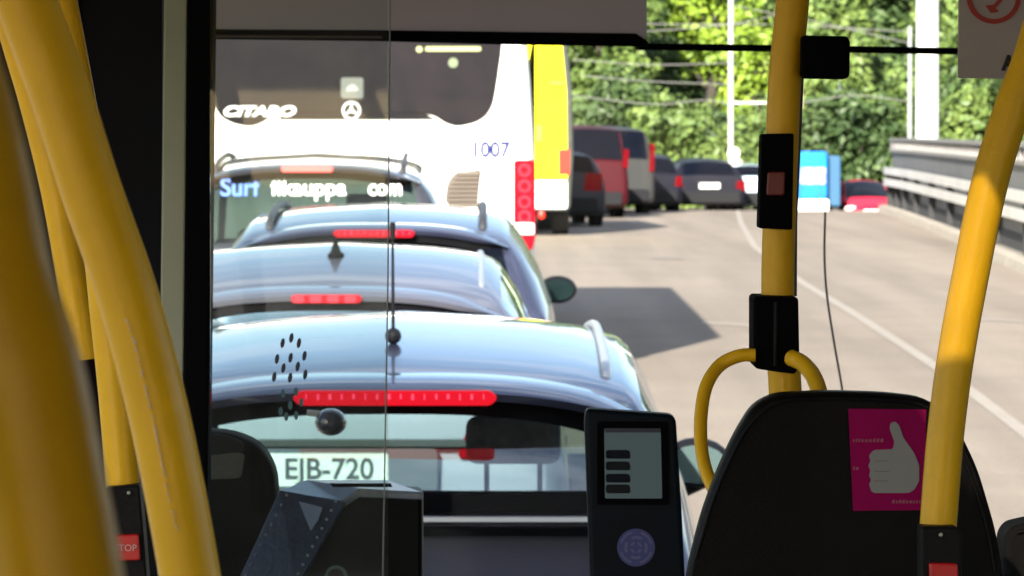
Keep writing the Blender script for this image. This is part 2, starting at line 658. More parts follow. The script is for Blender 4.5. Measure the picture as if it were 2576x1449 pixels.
TR = [  # u centre, depth, crown centre height over the road crest, rx, rz, material, leaf, label
    (1490, 122, 4.6, 1.7, 3.4, LEAF_A, .17, 'mid green tree rising just right of the yellow van'),
    (1640, 127, 2.6, 1.3, 2.2, LEAF_C, .16, 'tree with shade painted into its leaf colour behind the dark red and grey tall cars'),
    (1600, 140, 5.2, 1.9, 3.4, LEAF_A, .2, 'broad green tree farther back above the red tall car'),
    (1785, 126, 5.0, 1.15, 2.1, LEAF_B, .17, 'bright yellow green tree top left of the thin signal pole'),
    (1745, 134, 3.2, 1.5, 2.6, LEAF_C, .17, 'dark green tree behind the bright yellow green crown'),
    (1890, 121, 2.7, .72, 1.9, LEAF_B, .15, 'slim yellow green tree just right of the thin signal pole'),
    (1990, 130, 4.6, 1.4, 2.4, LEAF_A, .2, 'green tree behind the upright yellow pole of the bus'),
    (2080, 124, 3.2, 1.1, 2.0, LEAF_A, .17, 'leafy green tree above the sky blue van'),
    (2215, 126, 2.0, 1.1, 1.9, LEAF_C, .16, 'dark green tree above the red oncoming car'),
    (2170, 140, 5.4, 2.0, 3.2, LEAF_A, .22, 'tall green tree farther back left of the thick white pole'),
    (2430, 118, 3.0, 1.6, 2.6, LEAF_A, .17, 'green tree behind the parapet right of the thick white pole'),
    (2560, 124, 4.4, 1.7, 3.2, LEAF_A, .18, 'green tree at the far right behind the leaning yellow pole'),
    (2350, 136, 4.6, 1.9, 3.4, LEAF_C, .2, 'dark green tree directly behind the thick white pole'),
]
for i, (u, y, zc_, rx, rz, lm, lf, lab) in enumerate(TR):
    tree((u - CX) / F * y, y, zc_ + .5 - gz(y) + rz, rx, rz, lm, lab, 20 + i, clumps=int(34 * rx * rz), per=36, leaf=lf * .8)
# bushes along the crest
for i, (u, y, h, rx, lab) in enumerate([
        (1560, 116, 3.0, 1.4, 'dense bush behind the dark red tall car'), (1690, 114, 2.6, 1.2, 'dark bush between the grey tall car and the black car'),
        (1770, 119, 2.4, 1.3, 'low dark bush behind the black car'), (1960, 117, 2.4, 1.3, 'bush hidden partly by the upright yellow pole'),
        (2150, 116, 2.9, 1.5, 'rounded green bush behind the red oncoming car'), (2225, 118, 2.7, 1.2, 'dark bush at the left end of the parapet'),
        (2420, 116, 3.2, 1.5, 'green bush showing over the parapet beside the white pole'), (2540, 114, 3.2, 1.4, 'green bush showing over the parapet near the frame edge')]):
    y0 = y
    b = empty('bush', ((u - CX) / F * y, y, gz(y)), lab, 'bush', 'bushes at the top of the road')
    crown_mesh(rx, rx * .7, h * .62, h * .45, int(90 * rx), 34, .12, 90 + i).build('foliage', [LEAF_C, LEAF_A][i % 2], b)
    MB().tube([(0, 0, -.2), (.1, 0, h * .3), (.2, 0, h * .7)], [.06, .04, .015], 6).build('stem', BARK, b)
# the wood behind, and the woods beside the road (also what the cars mirror)
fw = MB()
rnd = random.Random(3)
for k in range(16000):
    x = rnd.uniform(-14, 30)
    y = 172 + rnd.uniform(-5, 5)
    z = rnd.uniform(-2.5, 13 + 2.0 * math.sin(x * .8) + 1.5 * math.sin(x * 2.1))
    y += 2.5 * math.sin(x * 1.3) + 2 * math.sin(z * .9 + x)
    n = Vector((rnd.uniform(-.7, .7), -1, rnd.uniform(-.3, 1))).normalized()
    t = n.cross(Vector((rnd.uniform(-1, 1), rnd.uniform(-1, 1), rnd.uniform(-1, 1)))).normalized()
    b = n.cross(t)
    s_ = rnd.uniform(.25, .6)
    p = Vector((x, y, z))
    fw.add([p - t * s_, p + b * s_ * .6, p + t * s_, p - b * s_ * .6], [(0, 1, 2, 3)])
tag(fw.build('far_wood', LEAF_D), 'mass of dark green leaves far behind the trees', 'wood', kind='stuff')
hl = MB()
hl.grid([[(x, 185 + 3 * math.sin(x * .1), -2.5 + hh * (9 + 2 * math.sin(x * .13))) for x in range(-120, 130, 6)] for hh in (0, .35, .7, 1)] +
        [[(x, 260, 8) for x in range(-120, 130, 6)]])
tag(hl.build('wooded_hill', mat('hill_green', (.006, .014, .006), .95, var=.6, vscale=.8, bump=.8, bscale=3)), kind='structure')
tree(-11, 30, 9, 3.2, 4, LEAF_A, 'roadside tree standing left of the queue behind the bus cab', 51, clumps=200)
tree(-12, 62, 10, 3.4, 4.5, LEAF_C, 'roadside tree left of the road beyond the white city bus', 52, clumps=200)

# ------------------------------------------------------------------ poles and wires
galv = mat('galvanised', (.25, .27, .27), .5, var=.12)
whp = mat('white_pole_paint', (.8, .78, .74), .5, var=.12, vscale=2)


def px_pole(name, label, cat, u, Y, r, ztop, m, zbase=None):
    x = (u - CX) / F * Y
    zb = gz(Y)
    o = empty(name, (x, Y, zb), label, cat)
    MB().tube([(0, 0, -.1), (0, 0, ztop - zb)], [r, r * .85], 20).build('shaft', m, o, smooth=True)
    MB().tube([(0, 0, -.05), (0, 0, .25)], [r * 1.35, r * 1.25], 20).build('foot', m, o, smooth=True)
    return o


bp_ = px_pole('lamp_post', 'thick white lamp post standing behind the dark parapet', 'lamp post', 2332, 104, .25, 12, whp)
MB().tube([(0, 0, 11.3), (-.8, 0, 11.8), (-2.2, 0, 12)], .06, 8).build('arm', whp, bp_)
MB().box((-2.9, -.15, 11.95), (-2.1, .15, 12.1)).build('lamp_head', galv, bp_, bevel=.02)
px_pole('signal_mast', 'thin grey mast close to the left of the thick white post', 'mast', 2288, 112, .055, 4.6, galv)
cp = px_pole('catenary_pole', 'slim pale pole with crossarm and round sign in front of the trees', 'pole', 1838, 108, .06, 9, mat('slim_paint', (.42, .42, .41), .6, var=.3, vscale=3))
y_ = 108
pz = lambda v: P(0, v, y_).z - gz(y_)
MB().tube([(0, 0, pz(259)), (1.55, 0, pz(259))], .032, 8).build('crossarm', mat('slim_paint'), cp)
MB().tube([(1.55, 0, pz(200)), (1.55, 0, pz(272))], .05, 8).build('signal_bracket', mat('pink_paint', (.6, .42, .38), .6), cp)
MB().disc((.06, -.12, pz(385)), .13, .02, 20).build('round_sign', WHT, cp)
MB().prism(pxpoly([(0, 0), (34, 0), (17, 30)], y_)[0:0] or [(-.05, pz(412)), (.3, pz(412)), (.12, pz(392))], -.1, -.08).build('warning_sign', mat('pink_paint'), cp)
for i, (pts, Y, lab) in enumerate([
        ([(1425, 40), (1640, 60), (1950, 62), (2290, 80)], 112, 'topmost thin overhead wire crossing in front of the trees'),
        ([(1425, 90), (1640, 78), (1840, 60), (1990, 30)], 111, 'overhead wire rising to the right behind the upper blind'),
        ([(1850, 15), (2100, 65), (2285, 108)], 110, 'overhead wire running from the slim pole down to the thin mast'),
        ([(1440, 150), (1640, 163), (1840, 158)], 113, 'pale overhead wire level with the top of the yellow van'),
        ([(1440, 240), (1640, 262), (1770, 252), (1838, 262)], 109, 'sagging wire just above the crossarm of the slim pole'),
        ([(1460, 190), (1640, 205), (1838, 212)], 112.5, 'wire hanging between the van and the slim pole'),
        ([(2020, 258), (2150, 240), (2288, 255)], 110, 'wire sagging right of the upright yellow pole')]):
    q = smooth_path([P(u, v, Y) for u, v in pts], 6)
    o = MB().tube(q, .011, 5).build('overhead_wire', mat('wire', (.16, .16, .15), .6))
    tag(o, lab, 'wire', 'overhead wires')
sl = empty('street_light', P(2117, 281, 118), 'small white street light head hanging among the leaves', 'street light')
MB().ell((0, 0, 0), (.2, .12, .075), 14, 8).build('lamp_head', WHT, sl, smooth=True)
MB().tube([(0, 0, .05), (0, .3, .5), (0, 1.2, .7)], .02, 6).build('hanger', galv, sl)


# ================================================================== CARS
def pchip(tab, u):
    """monotone cubic through tab[i] at integer i"""
    n = len(tab)
    i = min(int(u), n - 2)
    t = u - i
    d = [tab[k + 1] - tab[k] for k in range(n - 1)]

    def slope(k):
        if k == 0:
            return d[0]
        if k == n - 1:
            return d[-1]
        if d[k - 1] * d[k] <= 0:
            return 0
        return 2 * d[k - 1] * d[k] / (d[k - 1] + d[k])
    m0, m1 = slope(i), slope(i + 1)
    a, b = tab[i], tab[i + 1]
    return (2 * t ** 3 - 3 * t ** 2 + 1) * a + (t ** 3 - 2 * t ** 2 + t) * m0 + (-2 * t ** 3 + 3 * t ** 2) * b + (t ** 3 - t ** 2) * m1


def paint(name, col, metal=.55, rough=.32, coat=1.0):
    return mat(name, col, rough, metal=metal, coat=coat, var=.04, vscale=3, spec=.5 if coat > .5 else .12)


CARGLASS = glass('car_glass', (.56, .68, .66), .15)
DARKGLASS = mat('dark_car_glass', (.003, .004, .008), .15, spec=.08, var=.2)
LENS = mat('tail_lens', (.2, .002, .005), .35, spec=.06)
LENSD = mat('tail_lens_dark', (.3, .012, .016), .2, coat=1)
BRAKE = mat('brake_lamp_lit', (.13, .001, .004), .35, spec=.05, emit=(1, .012, .03), es=.22)
LEDM = mat('brake_led', (.4, .02, .05), .4, spec=.1, emit=(1, .1, .2), es=.25)
PLATE = mat('plate_white', (.78, .78, .76), .4)
PLATEK = mat('plate_black', (.01, .01, .01), .5)


def car(name, cat, label, x, y, L, W, H, pm, rz=0, group=None, prof='hatch', clear=True, rails=False, tail=None, belt=.95, gb=1.2, gt=None,
        yg=.3, roofw=.56, cowl=None, res=4, plate=None, brake=None, spoil=None, mirrors=True, antenna=None, tail_lit=True, base=None,
        peak=None, hood=.9, rail_in=.0, seats=False, tail_mat=None):
    """y = depth of the tail; the car faces away from the camera (+y)"""
    z0 = gz(y + L / 2) if base is None else base
    t = empty(name, (x, y, z0), label, cat, group, rz)
    gt = gt or H - .12
    cowl = cowl or .98
    ws0 = L * .52 if prof != 'van' else L * .68   # windscreen top
    ws1 = L * .74 if prof != 'van' else L * .84   # windscreen base
    w2 = W / 2
    hm = peak or H
    # y, ztop, zedge, wedge, zbelt, wbelt, wmax, zlow
    st = [(0, .42, .41, w2 * .7, .40, w2 * .8, w2 * .86, .28),
          (.02, .62, .6, w2 * .8, .58, w2 * .88, w2 * .92, .24),
          (.05, .85, .83, w2 * .8, .8, w2 * .9, w2 * .96, .22),
          (.09, gb - .04, gb - .06, w2 * .74, belt - .05, w2 * .9, w2 * .98, .21),
          (.12, gb, gb - .03, roofw * 1.1, belt, w2 * .91, w2, .2),
          (yg + .1, gt, gt - .05, roofw, belt + .01, w2 * .94, w2, .2),
          (yg + .45, gt + (hm - gt) * .55, gt + (hm - gt) * .55 - .055, roofw * .985, belt, w2 * .96, w2, .2),
          (L * .36, hm, hm - .06, roofw * .98, belt, w2 * .96, w2, .2),
          (ws0, hm - .015, hm - .085, roofw * .95, belt - .01, w2 * .96, w2, .2),
          (ws1, cowl, cowl - .03, w2 * .74, belt - .04, w2 * .93, w2, .2),
          (ws1 + .12, cowl - .04, cowl - .07, w2 * .74, belt - .09, w2 * .92, w2, .2),
          (L * .9, hood - .08, hood - .12, w2 * .68, hood - .17, w2 * .86, w2 * .96, .2),
          (L - .06, .68, .64, w2 * .6, .6, w2 * .78, w2 * .86, .2),
          (L, .52, .5, w2 * .5, .48, w2 * .66, w2 * .72, .25)]
    secs = []
    for (yy, zt, ze, we, zb, wb, wm, zl) in st:
        zm = zl + (zb - zl) * .55
        secs.append([(0, zl), (wm * .88, zl), (wm, zl + .12 * min(1, (zb - zl) * 2)), (wm, zm), (wb, zb), (we, ze), (we * .62, zt - (zt - ze) * .33), (0, zt)])
    NS, NT = len(st), 8
    us = [i / res for i in range((NS - 1) * res + 1)]
    ts = [0, .5, 1, 1.5, 2, 2.5, 3, 3.5, 4, 4.12, 4.4, 4.7, 4.88, 5, 5.08, 5.3, 5.6, 6, 6.33, 6.66, 7]
    ystab = [s[0] for s in st]
    rows = []
    for u in us:
        sec = [(pchip([s[k][0] for s in secs], u), pchip([s[k][1] for s in secs], u)) for k in range(NT)]
        yy = pchip(ystab, u)
        rows.append([(pchip([p[0] for p in sec], tt), yy, pchip([p[1] for p in sec], tt)) for tt in ts])
    nt_ = len(ts)
    full = [[(-p[0], p[1], p[2]) for p in r[:0:-1]][::-1][::-1] for r in rows]
    parts = {'body': MB(), 'rear_window': MB(), 'windscreen': MB(), 'window_l': MB(), 'window_r': MB()}
    bpil = 7.5
    for i in range(len(us) - 1):
        uc = (us[i] + us[i + 1]) / 2
        for k in range(nt_ - 1):
            tc_ = (ts[k] + ts[k + 1]) / 2
            for sgn in (1, -1):
                q = [rows[i][k], rows[i][k + 1], rows[i + 1][k + 1], rows[i + 1][k]]
                q = [(sgn * a, b, c) for a, b, c in q]
                if sgn < 0:
                    q = q[::-1]
                key = 'body'
                if 4.0 < uc < 5.0 - .01 and tc_ > 5.08:
                    key = 'rear_window'
                elif 8.05 < uc < 9.0 and tc_ > 5.08:
                    key = 'windscreen'
                elif 4.12 < tc_ < 4.88 and 5.3 < uc < 8.7 and abs(uc - bpil) > .13:
                    key = 'window_r' if sgn > 0 else 'window_l'
                parts[key].add(q, [(0, 3, 2, 1)])
    # end caps
    for ri in (0, -1):
        r = rows[ri]
        loop = r + [(-p[0], p[1], p[2]) for p in r[-2:0:-1]]
        parts['body'].add(loop, [tuple(range(len(loop))) if ri == 0 else tuple(range(len(loop)))[::-1]])

    def weld(mb):
        seen, idx, vs = {}, [], []
        for p in mb.v:
            kk = (round(p[0], 5), round(p[1], 5), round(p[2], 5))
            if kk not in seen:
                seen[kk] = len(vs)
                vs.append(p)
            idx.append(seen[kk])
        fs = []
        for f in mb.f:
            g2 = []
            for i_ in f:
                j = idx[i_]
                if j not in g2:
                    g2.append(j)
            if len(g2) > 2:
                fs.append(tuple(g2))
        mb.v, mb.f = vs, fs
        return mb
    weld(parts['body']).build('body', pm, t, smooth=True)
    gm = (clear if not isinstance(clear, bool) else CARGLASS) if clear else DARKGLASS
    weld(parts['rear_window']).build('rear_window', gm, t, smooth=True)
    weld(parts['windscreen']).build('windscreen', gm, t, smooth=True)
    for k in ('window_l', 'window_r'):
        weld(parts[k]).build('side_window', gm, t, smooth=True)
    # wheels
    for sx in (-1, 1):
        for wy in (L * .19, L * .82):
            wm_ = MB()
            wx = sx * (w2 - .19)
            n = 24
            prof_ = [(.2, .0), (.315, 0), (.33, .03), (.33, .17), (.315, .2), (.2, .2)]
            rws = []
            for r_, dx in prof_:
                rws.append([(wx + sx * dx, wy + r_ * math.cos(2 * math.pi * k / n), .33 + r_ * math.sin(2 * math.pi * k / n)) for k in range(n + 1)])
            wm_.grid(rws)
            wo = wm_.build('wheel', RUB, t, smooth=True)
            rm = MB()
            rm.tube([(wx + sx * .1, wy, .33), (wx + sx * .185, wy, .33)], [.2, .2], 20)
            for k in range(5):
                a = k * 1.2566
                rm.tube([(wx + sx * .19, wy, .33), (wx + sx * .195, wy + .18 * math.cos(a), .33 + .18 * math.sin(a))], .02, 6)
            rm.build('rim', mat('rim', (.4, .4, .42), .35, metal=.8), wo)
            ar = MB().tube([(sx * (w2 - .2), wy, .36), (sx * (w2 + .003), wy, .36)], [.375, .375], 26)
            ar.build('wheel_arch', BLKM, t)
    # lower bumper
    MB().prism(rrect(-w2 * .82, w2 * .82, .25, .5, .06), -.04, .1).build('bumper', mat('bumper_plastic', (.01, .01, .012), .6, spec=.15), t, bevel=.015)
    # tail lights
    tl = tail or (.62, .8, .74, .98)
    for sx in (-1, 1):
        pts = [(sx * w2 * tl[0], tl[2]), (sx * w2 * tl[1], tl[2] + .0), (sx * w2 * (tl[1] + .02), tl[3]), (sx * w2 * (tl[0] + .06), tl[3] + .01)]
        if sx < 0:
            pts = pts[::-1]
        q = sharp(pts, .02, 3)
        MB().prism(q, .015, .3).build('tail_light', tail_mat or (LENS if tail_lit else LENSD), t, bevel=.008)
    if plate:
        MB().prism(rrect(-.221, .221, plate[1] - .059, plate[1] + .059, .01), -.005 + plate[2], .02 + plate[2]).build('number_plate', PLATE, t)
        pl = t.children[-1] if t.children else t
        if plate[0]:
            text(plate[0], .105, PLATEK, t, 'plate_lettering', (.01, -.0065 + plate[2], plate[1] + .0), xs=.98, bold=.002)
    if spoil:
        # (half width, z, y0, y1)
        hw, sz, y0, y1 = spoil
        m = MB()
        rws = []
        for k in range(25):
            s_ = -1 + 2 * k / 24
            xx = s_ * hw
            dz = -.085 * abs(s_) ** 3
            dy = .1 * abs(s_) ** 2.6
            th = 1 - .8 * max(0, abs(s_) - .75) / .25
            rws.append([(xx, y1 + dy, sz + .026 * th + dz), (xx, (y0 + y1) / 2 + dy, sz + .023 * th + dz), (xx, y0 + .02 + dy, sz + .006 * th + dz), (xx, y0 + dy, sz - .006 * th + dz), (xx, y0 + .012 + dy, sz - .024 * th + dz), (xx, y1 + dy, sz - .04 * th + dz), (xx, y1 + dy, sz + .026 * th + dz)])
        m.grid(rws)
        m.add(rws[0][:-1], [tuple(range(6))])
        m.add(rws[-1][:-1], [tuple(range(6))[::-1]])
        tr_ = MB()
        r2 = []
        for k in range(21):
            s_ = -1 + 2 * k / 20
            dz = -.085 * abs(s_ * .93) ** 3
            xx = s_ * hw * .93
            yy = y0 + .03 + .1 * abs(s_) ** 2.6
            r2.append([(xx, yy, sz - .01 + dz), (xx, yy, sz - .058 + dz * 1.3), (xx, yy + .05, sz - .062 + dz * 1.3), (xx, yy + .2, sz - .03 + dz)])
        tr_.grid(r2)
        tr_.build('spoiler_shadow', BLKM, t, smooth=True)  # shadow gap under the spoiler, put in as a black strip
        m.build('spoiler', pm, t, smooth=True)
    if brake:
        # (half width, z, y, height, n leds, lit)
        hw, bz, by, bh, nl = brake[:5]
        bx = brake[5] if len(brake) > 5 else 0
        lmat = brake[6] if len(brake) > 6 else BRAKE
        m = MB().prism(sharp([(bx - hw, bz), (bx - hw * .93, bz - bh / 2), (bx + hw * .93, bz - bh / 2), (bx + hw, bz), (bx + hw * .93, bz + bh / 2), (bx - hw * .93, bz + bh / 2)], .01, 3), by, by + .05)
        bl = m.build('brake_light', lmat, t, bevel=.004)
        if nl:
            dm = MB()
            for k in range(nl):
                xx = bx - hw * .86 + 2 * hw * .86 * k / (nl - 1)
                kk = .1 + .16 * ((k * 7) % 5) / 5
                dm.box((xx - hw * kk / nl, by - .003, bz - bh * (.05 + .1 * ((k * 3) % 4) / 4)), (xx + hw * kk / nl, by + .01, bz + bh * .28))
            dm.build('led_row', LEDM, bl)
    if rails:
        for sx in (-1, 1):
            rx_ = roofw - rail_in
            zp = hm - .045 + rails
            pts = smooth_path([(sx * rx_, yg + .3, gt - .02), (sx * rx_, yg + .42, gt + (hm - gt) * .45 - .03 + rails), (sx * rx_ * .99, L * .36, zp), (sx * rx_ * .96, ws0 - .15, zp - .02), (sx * rx_ * .95, ws0, hm - .09)], 5)
            MB().tube(pts, .011 if rails < .03 else .018, 8).build('roof_rail', mat('rail_silver', (.5, .5, .5), .35, metal=.7) if rails < .03 else mat('rail_black', (.025, .025, .03), .5), t, smooth=True)
    if antenna:
        kind, ax, ay, az = antenna
        if kind == 'fin':
            m = MB()
            m.add([(ax - .022, ay - .05, az), (ax + .022, ay - .05, az), (ax + .02, ay + .12, az), (ax - .02, ay + .12, az), (ax, ay - .045, az + .082), (ax, ay + .0, az + .078)],
                  [(0, 1, 4), (1, 2, 5, 4), (2, 3, 5), (3, 0, 4, 5)])
            m.ell((ax, ay + .02, az), (.032, .09, .02), 12, 8)
            m.build('antenna', BLKM, t)
        else:
            m = MB().ell((ax, ay, az), (.02, .035, .02), 12, 8)
            m.tube([(ax, ay, az), (ax, ay - .06, az + .26)], [.0045, .003], 6)
            m.tube([(ax, ay - .055, az + .235), (ax, ay - .062, az + .275)], [.007, .007], 8)
            m.build('antenna', BLK, t, smooth=True)
    mo_, mz_ = (.03, .1) if seats else (.0, .055)
    if mirrors:
        for sx in (-1, 1):
            m = MB().ell((sx * (w2 + mo_), ws1 - .32, belt + mz_), (.1, .06, .072), 14, 10)
            mo = m.build('side_mirror', pm if mirrors == 'paint' else BLK, t, smooth=True)
            MB().disc((sx * (w2 + mo_), ws1 - .392, belt + mz_), .085, .004, 16, .055).build('mirror_glass', mat('mirror_bright', (.5, .75, .75), .1, metal=.9) if seats is True else mat('mirror_glass', (.05, .1, .1), .08, metal=.9), mo)
            MB().tube([(sx * (w2 + .06), ws1 - .3, belt + .06), (sx * (w2 - .06), ws1 - .25, belt + .0)], .03, 8).build('mirror_arm', BLK, mo)
    if seats:
        n_before = set(t.children_recursive)
        for sx in (-1, 1):
            m = MB().prism(sharp([(sx * .29 - .23, .45), (sx * .29 + .23, .45), (sx * .29 + .2, 1.06), (sx * .29 - .2, 1.06)], .06, 4), 1.75, 1.87)
            s1 = m.build('seat_back', SEATF, t, bevel=.03)
            if sx < 0:
                continue
            MB().prism(rrect(sx * .29 - .125, sx * .29 + .125, 1.145, 1.27, .035), 1.78, 1.86).build('headrest', SEATF, s1, bevel=.02)
            for hx in (-.07, .07):
                MB().tube([(sx * .29 + hx, 1.82, 1.05), (sx * .29 + hx, 1.82, 1.16)], .007, 8).build('headrest_post', BLK, s1)
        MB().prism(rrect(-.58, .58, .45, 1.02, .06), .75, .86).build('rear_bench', SEATF, t, bevel=.03)
        MB().prism(sharp([(.1, 1.02), (.4, 1.02), (.39, 1.09), (.11, 1.09)], .03, 4), .76, .84).build('rear_headrest', SEATF, t, bevel=.02)
        MB().box((-.65, L * .66, .6), (.65, ws1 + .02, .955)).build('dashboard', BLK, t, bevel=.04)
        MB().box((-.7, .3, .3), (.7, ws1, .36)).build('cabin_floor', BLKM, t)
        if seats is not True:
            for c_ in set(t.children_recursive) - n_before:
                c_.data.transform(Matrix.Translation((0, 0, seats)))
    return t


def pxx(u, y):
    return (u - CX) / F * y


DBLUE = paint('dark_blue_paint', (.07, .08, .14), .6, .3)
NAVY = paint('navy_paint', (.05, .055, .1), .55, .3)
SILV = paint('silver_blue_paint', (.12, .125, .165), .45, .4)
GREYP = paint('grey_paint', (.06, .06, .07), .6, .35)
MAROON = paint('maroon_paint', (.04, .002, .005), .0, .5, .08)
GREY2 = paint('light_grey_paint', (.03, .03, .03), .0, .5, .08)
BLACKP = paint('black_paint', (.006, .006, .012), .0, .4, .06)
REDP = paint('red_paint', (.55, .006, .03), 0, .45, .2)
LBLUE = paint('pale_blue_paint', (.45, .55, .62), .3, .3)
WHITEP = mat('white_body', (.82, .82, .78), .4, coat=.5, var=.03, vscale=1.5)

# nearest car
nc = car('hatchback_car', 'car', 'dark blue car closest to the windscreen with a long lit brake bar', pxx(970, 11.0), 10.95, 4.25, 1.56, 1.55, DBLUE,
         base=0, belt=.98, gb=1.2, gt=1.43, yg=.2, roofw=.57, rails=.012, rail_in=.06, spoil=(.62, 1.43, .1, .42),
         brake=(.235, 1.41, .085, .034, 16, .02), antenna=('mast', 0.0, .75, 1.525), seats=True, cowl=.97, hood=.9, res=5, tail=(.78, .95, .72, .95))
MB().prism(rrect(-.6, .6, 1.132, 1.142, .004), .03, .1).build('chrome_strip', mat('pale_trim', (.7, .7, .68), .4, spec=.3), nc)
MB().prism(rrect(-.6, .6, 1.1, 1.118, .006), .028, .1).build('lower_trim', BLKM, nc)
MB().prism(rrect(-.6, .6, 1.15, 1.197, .01), .05, .12).build('handle_recess', BLKM, nc, bevel=.008)
# silver-blue car with the plate
c3 = car('hatchback_car', 'car', 'silver blue second car with shark fin aerial and four lit brake lamps', pxx(828, 17.6), 17.3, 4.1, 1.76, 1.6, SILV,
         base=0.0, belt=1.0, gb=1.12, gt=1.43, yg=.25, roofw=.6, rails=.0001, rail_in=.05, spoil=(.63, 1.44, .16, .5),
         brake=(.13, 1.425, .145, .03, 0, -.005), antenna=('fin', 0, .95, 1.56), plate=('EJB-720', .82, -.012), tail=(.53, .9, .86, 1.0), hood=.92)
dm = MB()
for k in range(4):
    dm.prism(rrect(-.105 + k * .062 - .021, -.105 + k * .062 + .021, 1.412, 1.438, .008), .138, .15)
dm.build('brake_led', mat('brake_led_red', (.3, .01, .02), .4, spec=.1, emit=(1, .08, .1), es=.22), c3)
MB().prism(rrect(-.5, .5, .9, .925, .008), -.006, .06).build('tailgate_trim', mat('trim_dark', (.03, .03, .035), .5), c3, bevel=.003)
MB().prism(rrect(-.4, .4, .74, .895, .02), -.008, .03).build('plate_recess', mat('recess_grey', (.05, .055, .065), .5), c3, bevel=.004)
# navy car with rails
c2 = car('suv_car', 'car', 'navy blue third car with black roof rails and a lit red brake bar', pxx(942, 22.4), 22.1, 4.35, 1.74, 1.6, NAVY,
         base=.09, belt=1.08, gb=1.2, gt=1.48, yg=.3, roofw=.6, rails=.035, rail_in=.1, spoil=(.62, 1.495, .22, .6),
         brake=(.19, 1.475, .2, .034, 12), clear=False, tail=(.7, .92, .8, 1.05), mirrors=True)
# grey car with the writing
c1 = car('minivan_car', 'car', 'grey car with window lettering right behind the white city bus', pxx(776, 27.8), 27.5, 4.1, 1.8, 1.72, GREYP,
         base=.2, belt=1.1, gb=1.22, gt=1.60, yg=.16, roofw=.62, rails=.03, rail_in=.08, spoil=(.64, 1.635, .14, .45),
         brake=(.15, 1.63, .125, .036, 0, 0, mat('dim_brake', (.8, .06, .06), .4, emit=(1, .1, .1), es=.35)), clear=glass('tinted_car_glass', (.2, .25, .235), .03), tail=(.72, .92, .85, 1.15), seats=.2, cowl=1.1)
# lettering on its rear window, lying along the raked pane
tl_ = math.atan2(.14, .38)
BLUET = mat('blue_letter', (.05, .14, .6), .5)
zt_ = 1.52
yw = .12 + .14 * (zt_ - 1.22) / .38 - .035
pp = P(0, 462, 27.6)
text('Surf', .15, BLUET, c1, 'window_lettering', (pxx(600, 27.6) - c1.location.x, yw, zt_), tilt=-tl_, xs=.92, bold=.003)
text('fikauppa', .14, WHT, c1, 'window_lettering', (pxx(775, 27.6) - c1.location.x, yw, zt_), tilt=-tl_, xs=.93, bold=.002)
text('com', .14, WHT, c1, 'window_lettering', (pxx(968, 27.6) - c1.location.x, yw, zt_), tilt=-tl_, xs=.8, bold=.002)

# far queue
car('minivan_car', 'car', 'small grey car between the yellow van and the dark red tall car', pxx(1410, 84), 84, 4, 1.6, 1.32, paint('charcoal_paint', (.03, .03, .036), 0, .5, .1), clear=False, rz=R(6), tail=(.5, .9, .62, .92), gb=.95, gt=1.25, belt=.9, cowl=.9, hood=.8,
    brake=None, res=2, tail_mat=mat('lens_far', (.1, .001, .004), .4, spec=.05, emit=(1, .02, .04), es=.02), group='queue of cars far ahead')
car('suv_car', 'car', 'dark red tall car with wide dark rear window', pxx(1478, 92), 92, 4.6, 1.62, 1.78, MAROON, clear=False, rz=R(9), tail=(.84, .97, .95, 1.3), gb=1.12, gt=1.70, yg=.12, roofw=.64,
    belt=1.1, res=3, tail_mat=mat('lens_far'), group='queue of cars far ahead')
car('suv_car', 'car', 'dark grey tall car right of the dark red tall car', pxx(1550, 97), 97, 4.6, 1.62, 1.78, GREY2, clear=False, rz=R(10), tail=(.84, .96, .85, 1.4), gb=1.12, gt=1.68, yg=.12, roofw=.62,
    belt=1.1, res=3, tail_mat=mat('lens_far'), group='queue of cars far ahead')
car('hatchback_car', 'car', 'low black car with white number plate at the crest of the road', pxx(1785, 104), 104, 4.2, 1.62, 1.22, BLACKP, clear=False, rz=R(6), tail=(.68, .95, .5, .72), gb=.82, gt=1.14, yg=.35,
    roofw=.52, belt=.75, cowl=.8, hood=.72, res=3, plate=('', .62, -.01), base=.38, tail_mat=mat('lens_far'), group='queue of cars far ahead')
car('hatchback_car', 'car', 'dark car just showing between the grey tall car and the black car', pxx(1630, 101), 101, 4.2, 1.5, 1.3, BLACKP, clear=False, rz=R(8), tail=(.75, .95, .6, .8), gb=.9, gt=1.2, belt=.85,
    cowl=.85, hood=.75, res=2, base=.42, tail_mat=mat('lens_far'), group='queue of cars far ahead')
car('hatchback_car', 'car', 'pale blue car half hidden behind the upright yellow pole', pxx(1893, 106), 106, 4.2, 1.3, 1.15, LBLUE, clear=False, rz=R(4), tail=(.68, .95, .55, .75), gb=.8, gt=1.08, yg=.3,
    roofw=.45, belt=.75, cowl=.8, hood=.72, res=3, base=.34, group='queue of cars far ahead')
# oncoming red car: faces the camera
rc = car('hatchback_car', 'car', 'red oncoming car left of the dark parapet end', pxx(2163, 104) + .0, 107.2, 3.9, 1.34, 1.22, REDP, clear=False, rz=R(184), gb=.92, gt=1.14, res=3, base=-.1, belt=.82, cowl=.86,
         hood=.8, roofw=.46)
for sx in (-1, 1):
    MB().ell((sx * .5, 3.8, .62), (.13, .06, .06), 12, 8).build('headlight', mat('headlight', (.9, .9, .9), .2, coat=1), rc, smooth=True)
MB().prism(rrect(-.25, .25, .5, .6, .02), 3.9, 3.93).build('number_plate', PLATE, rc)

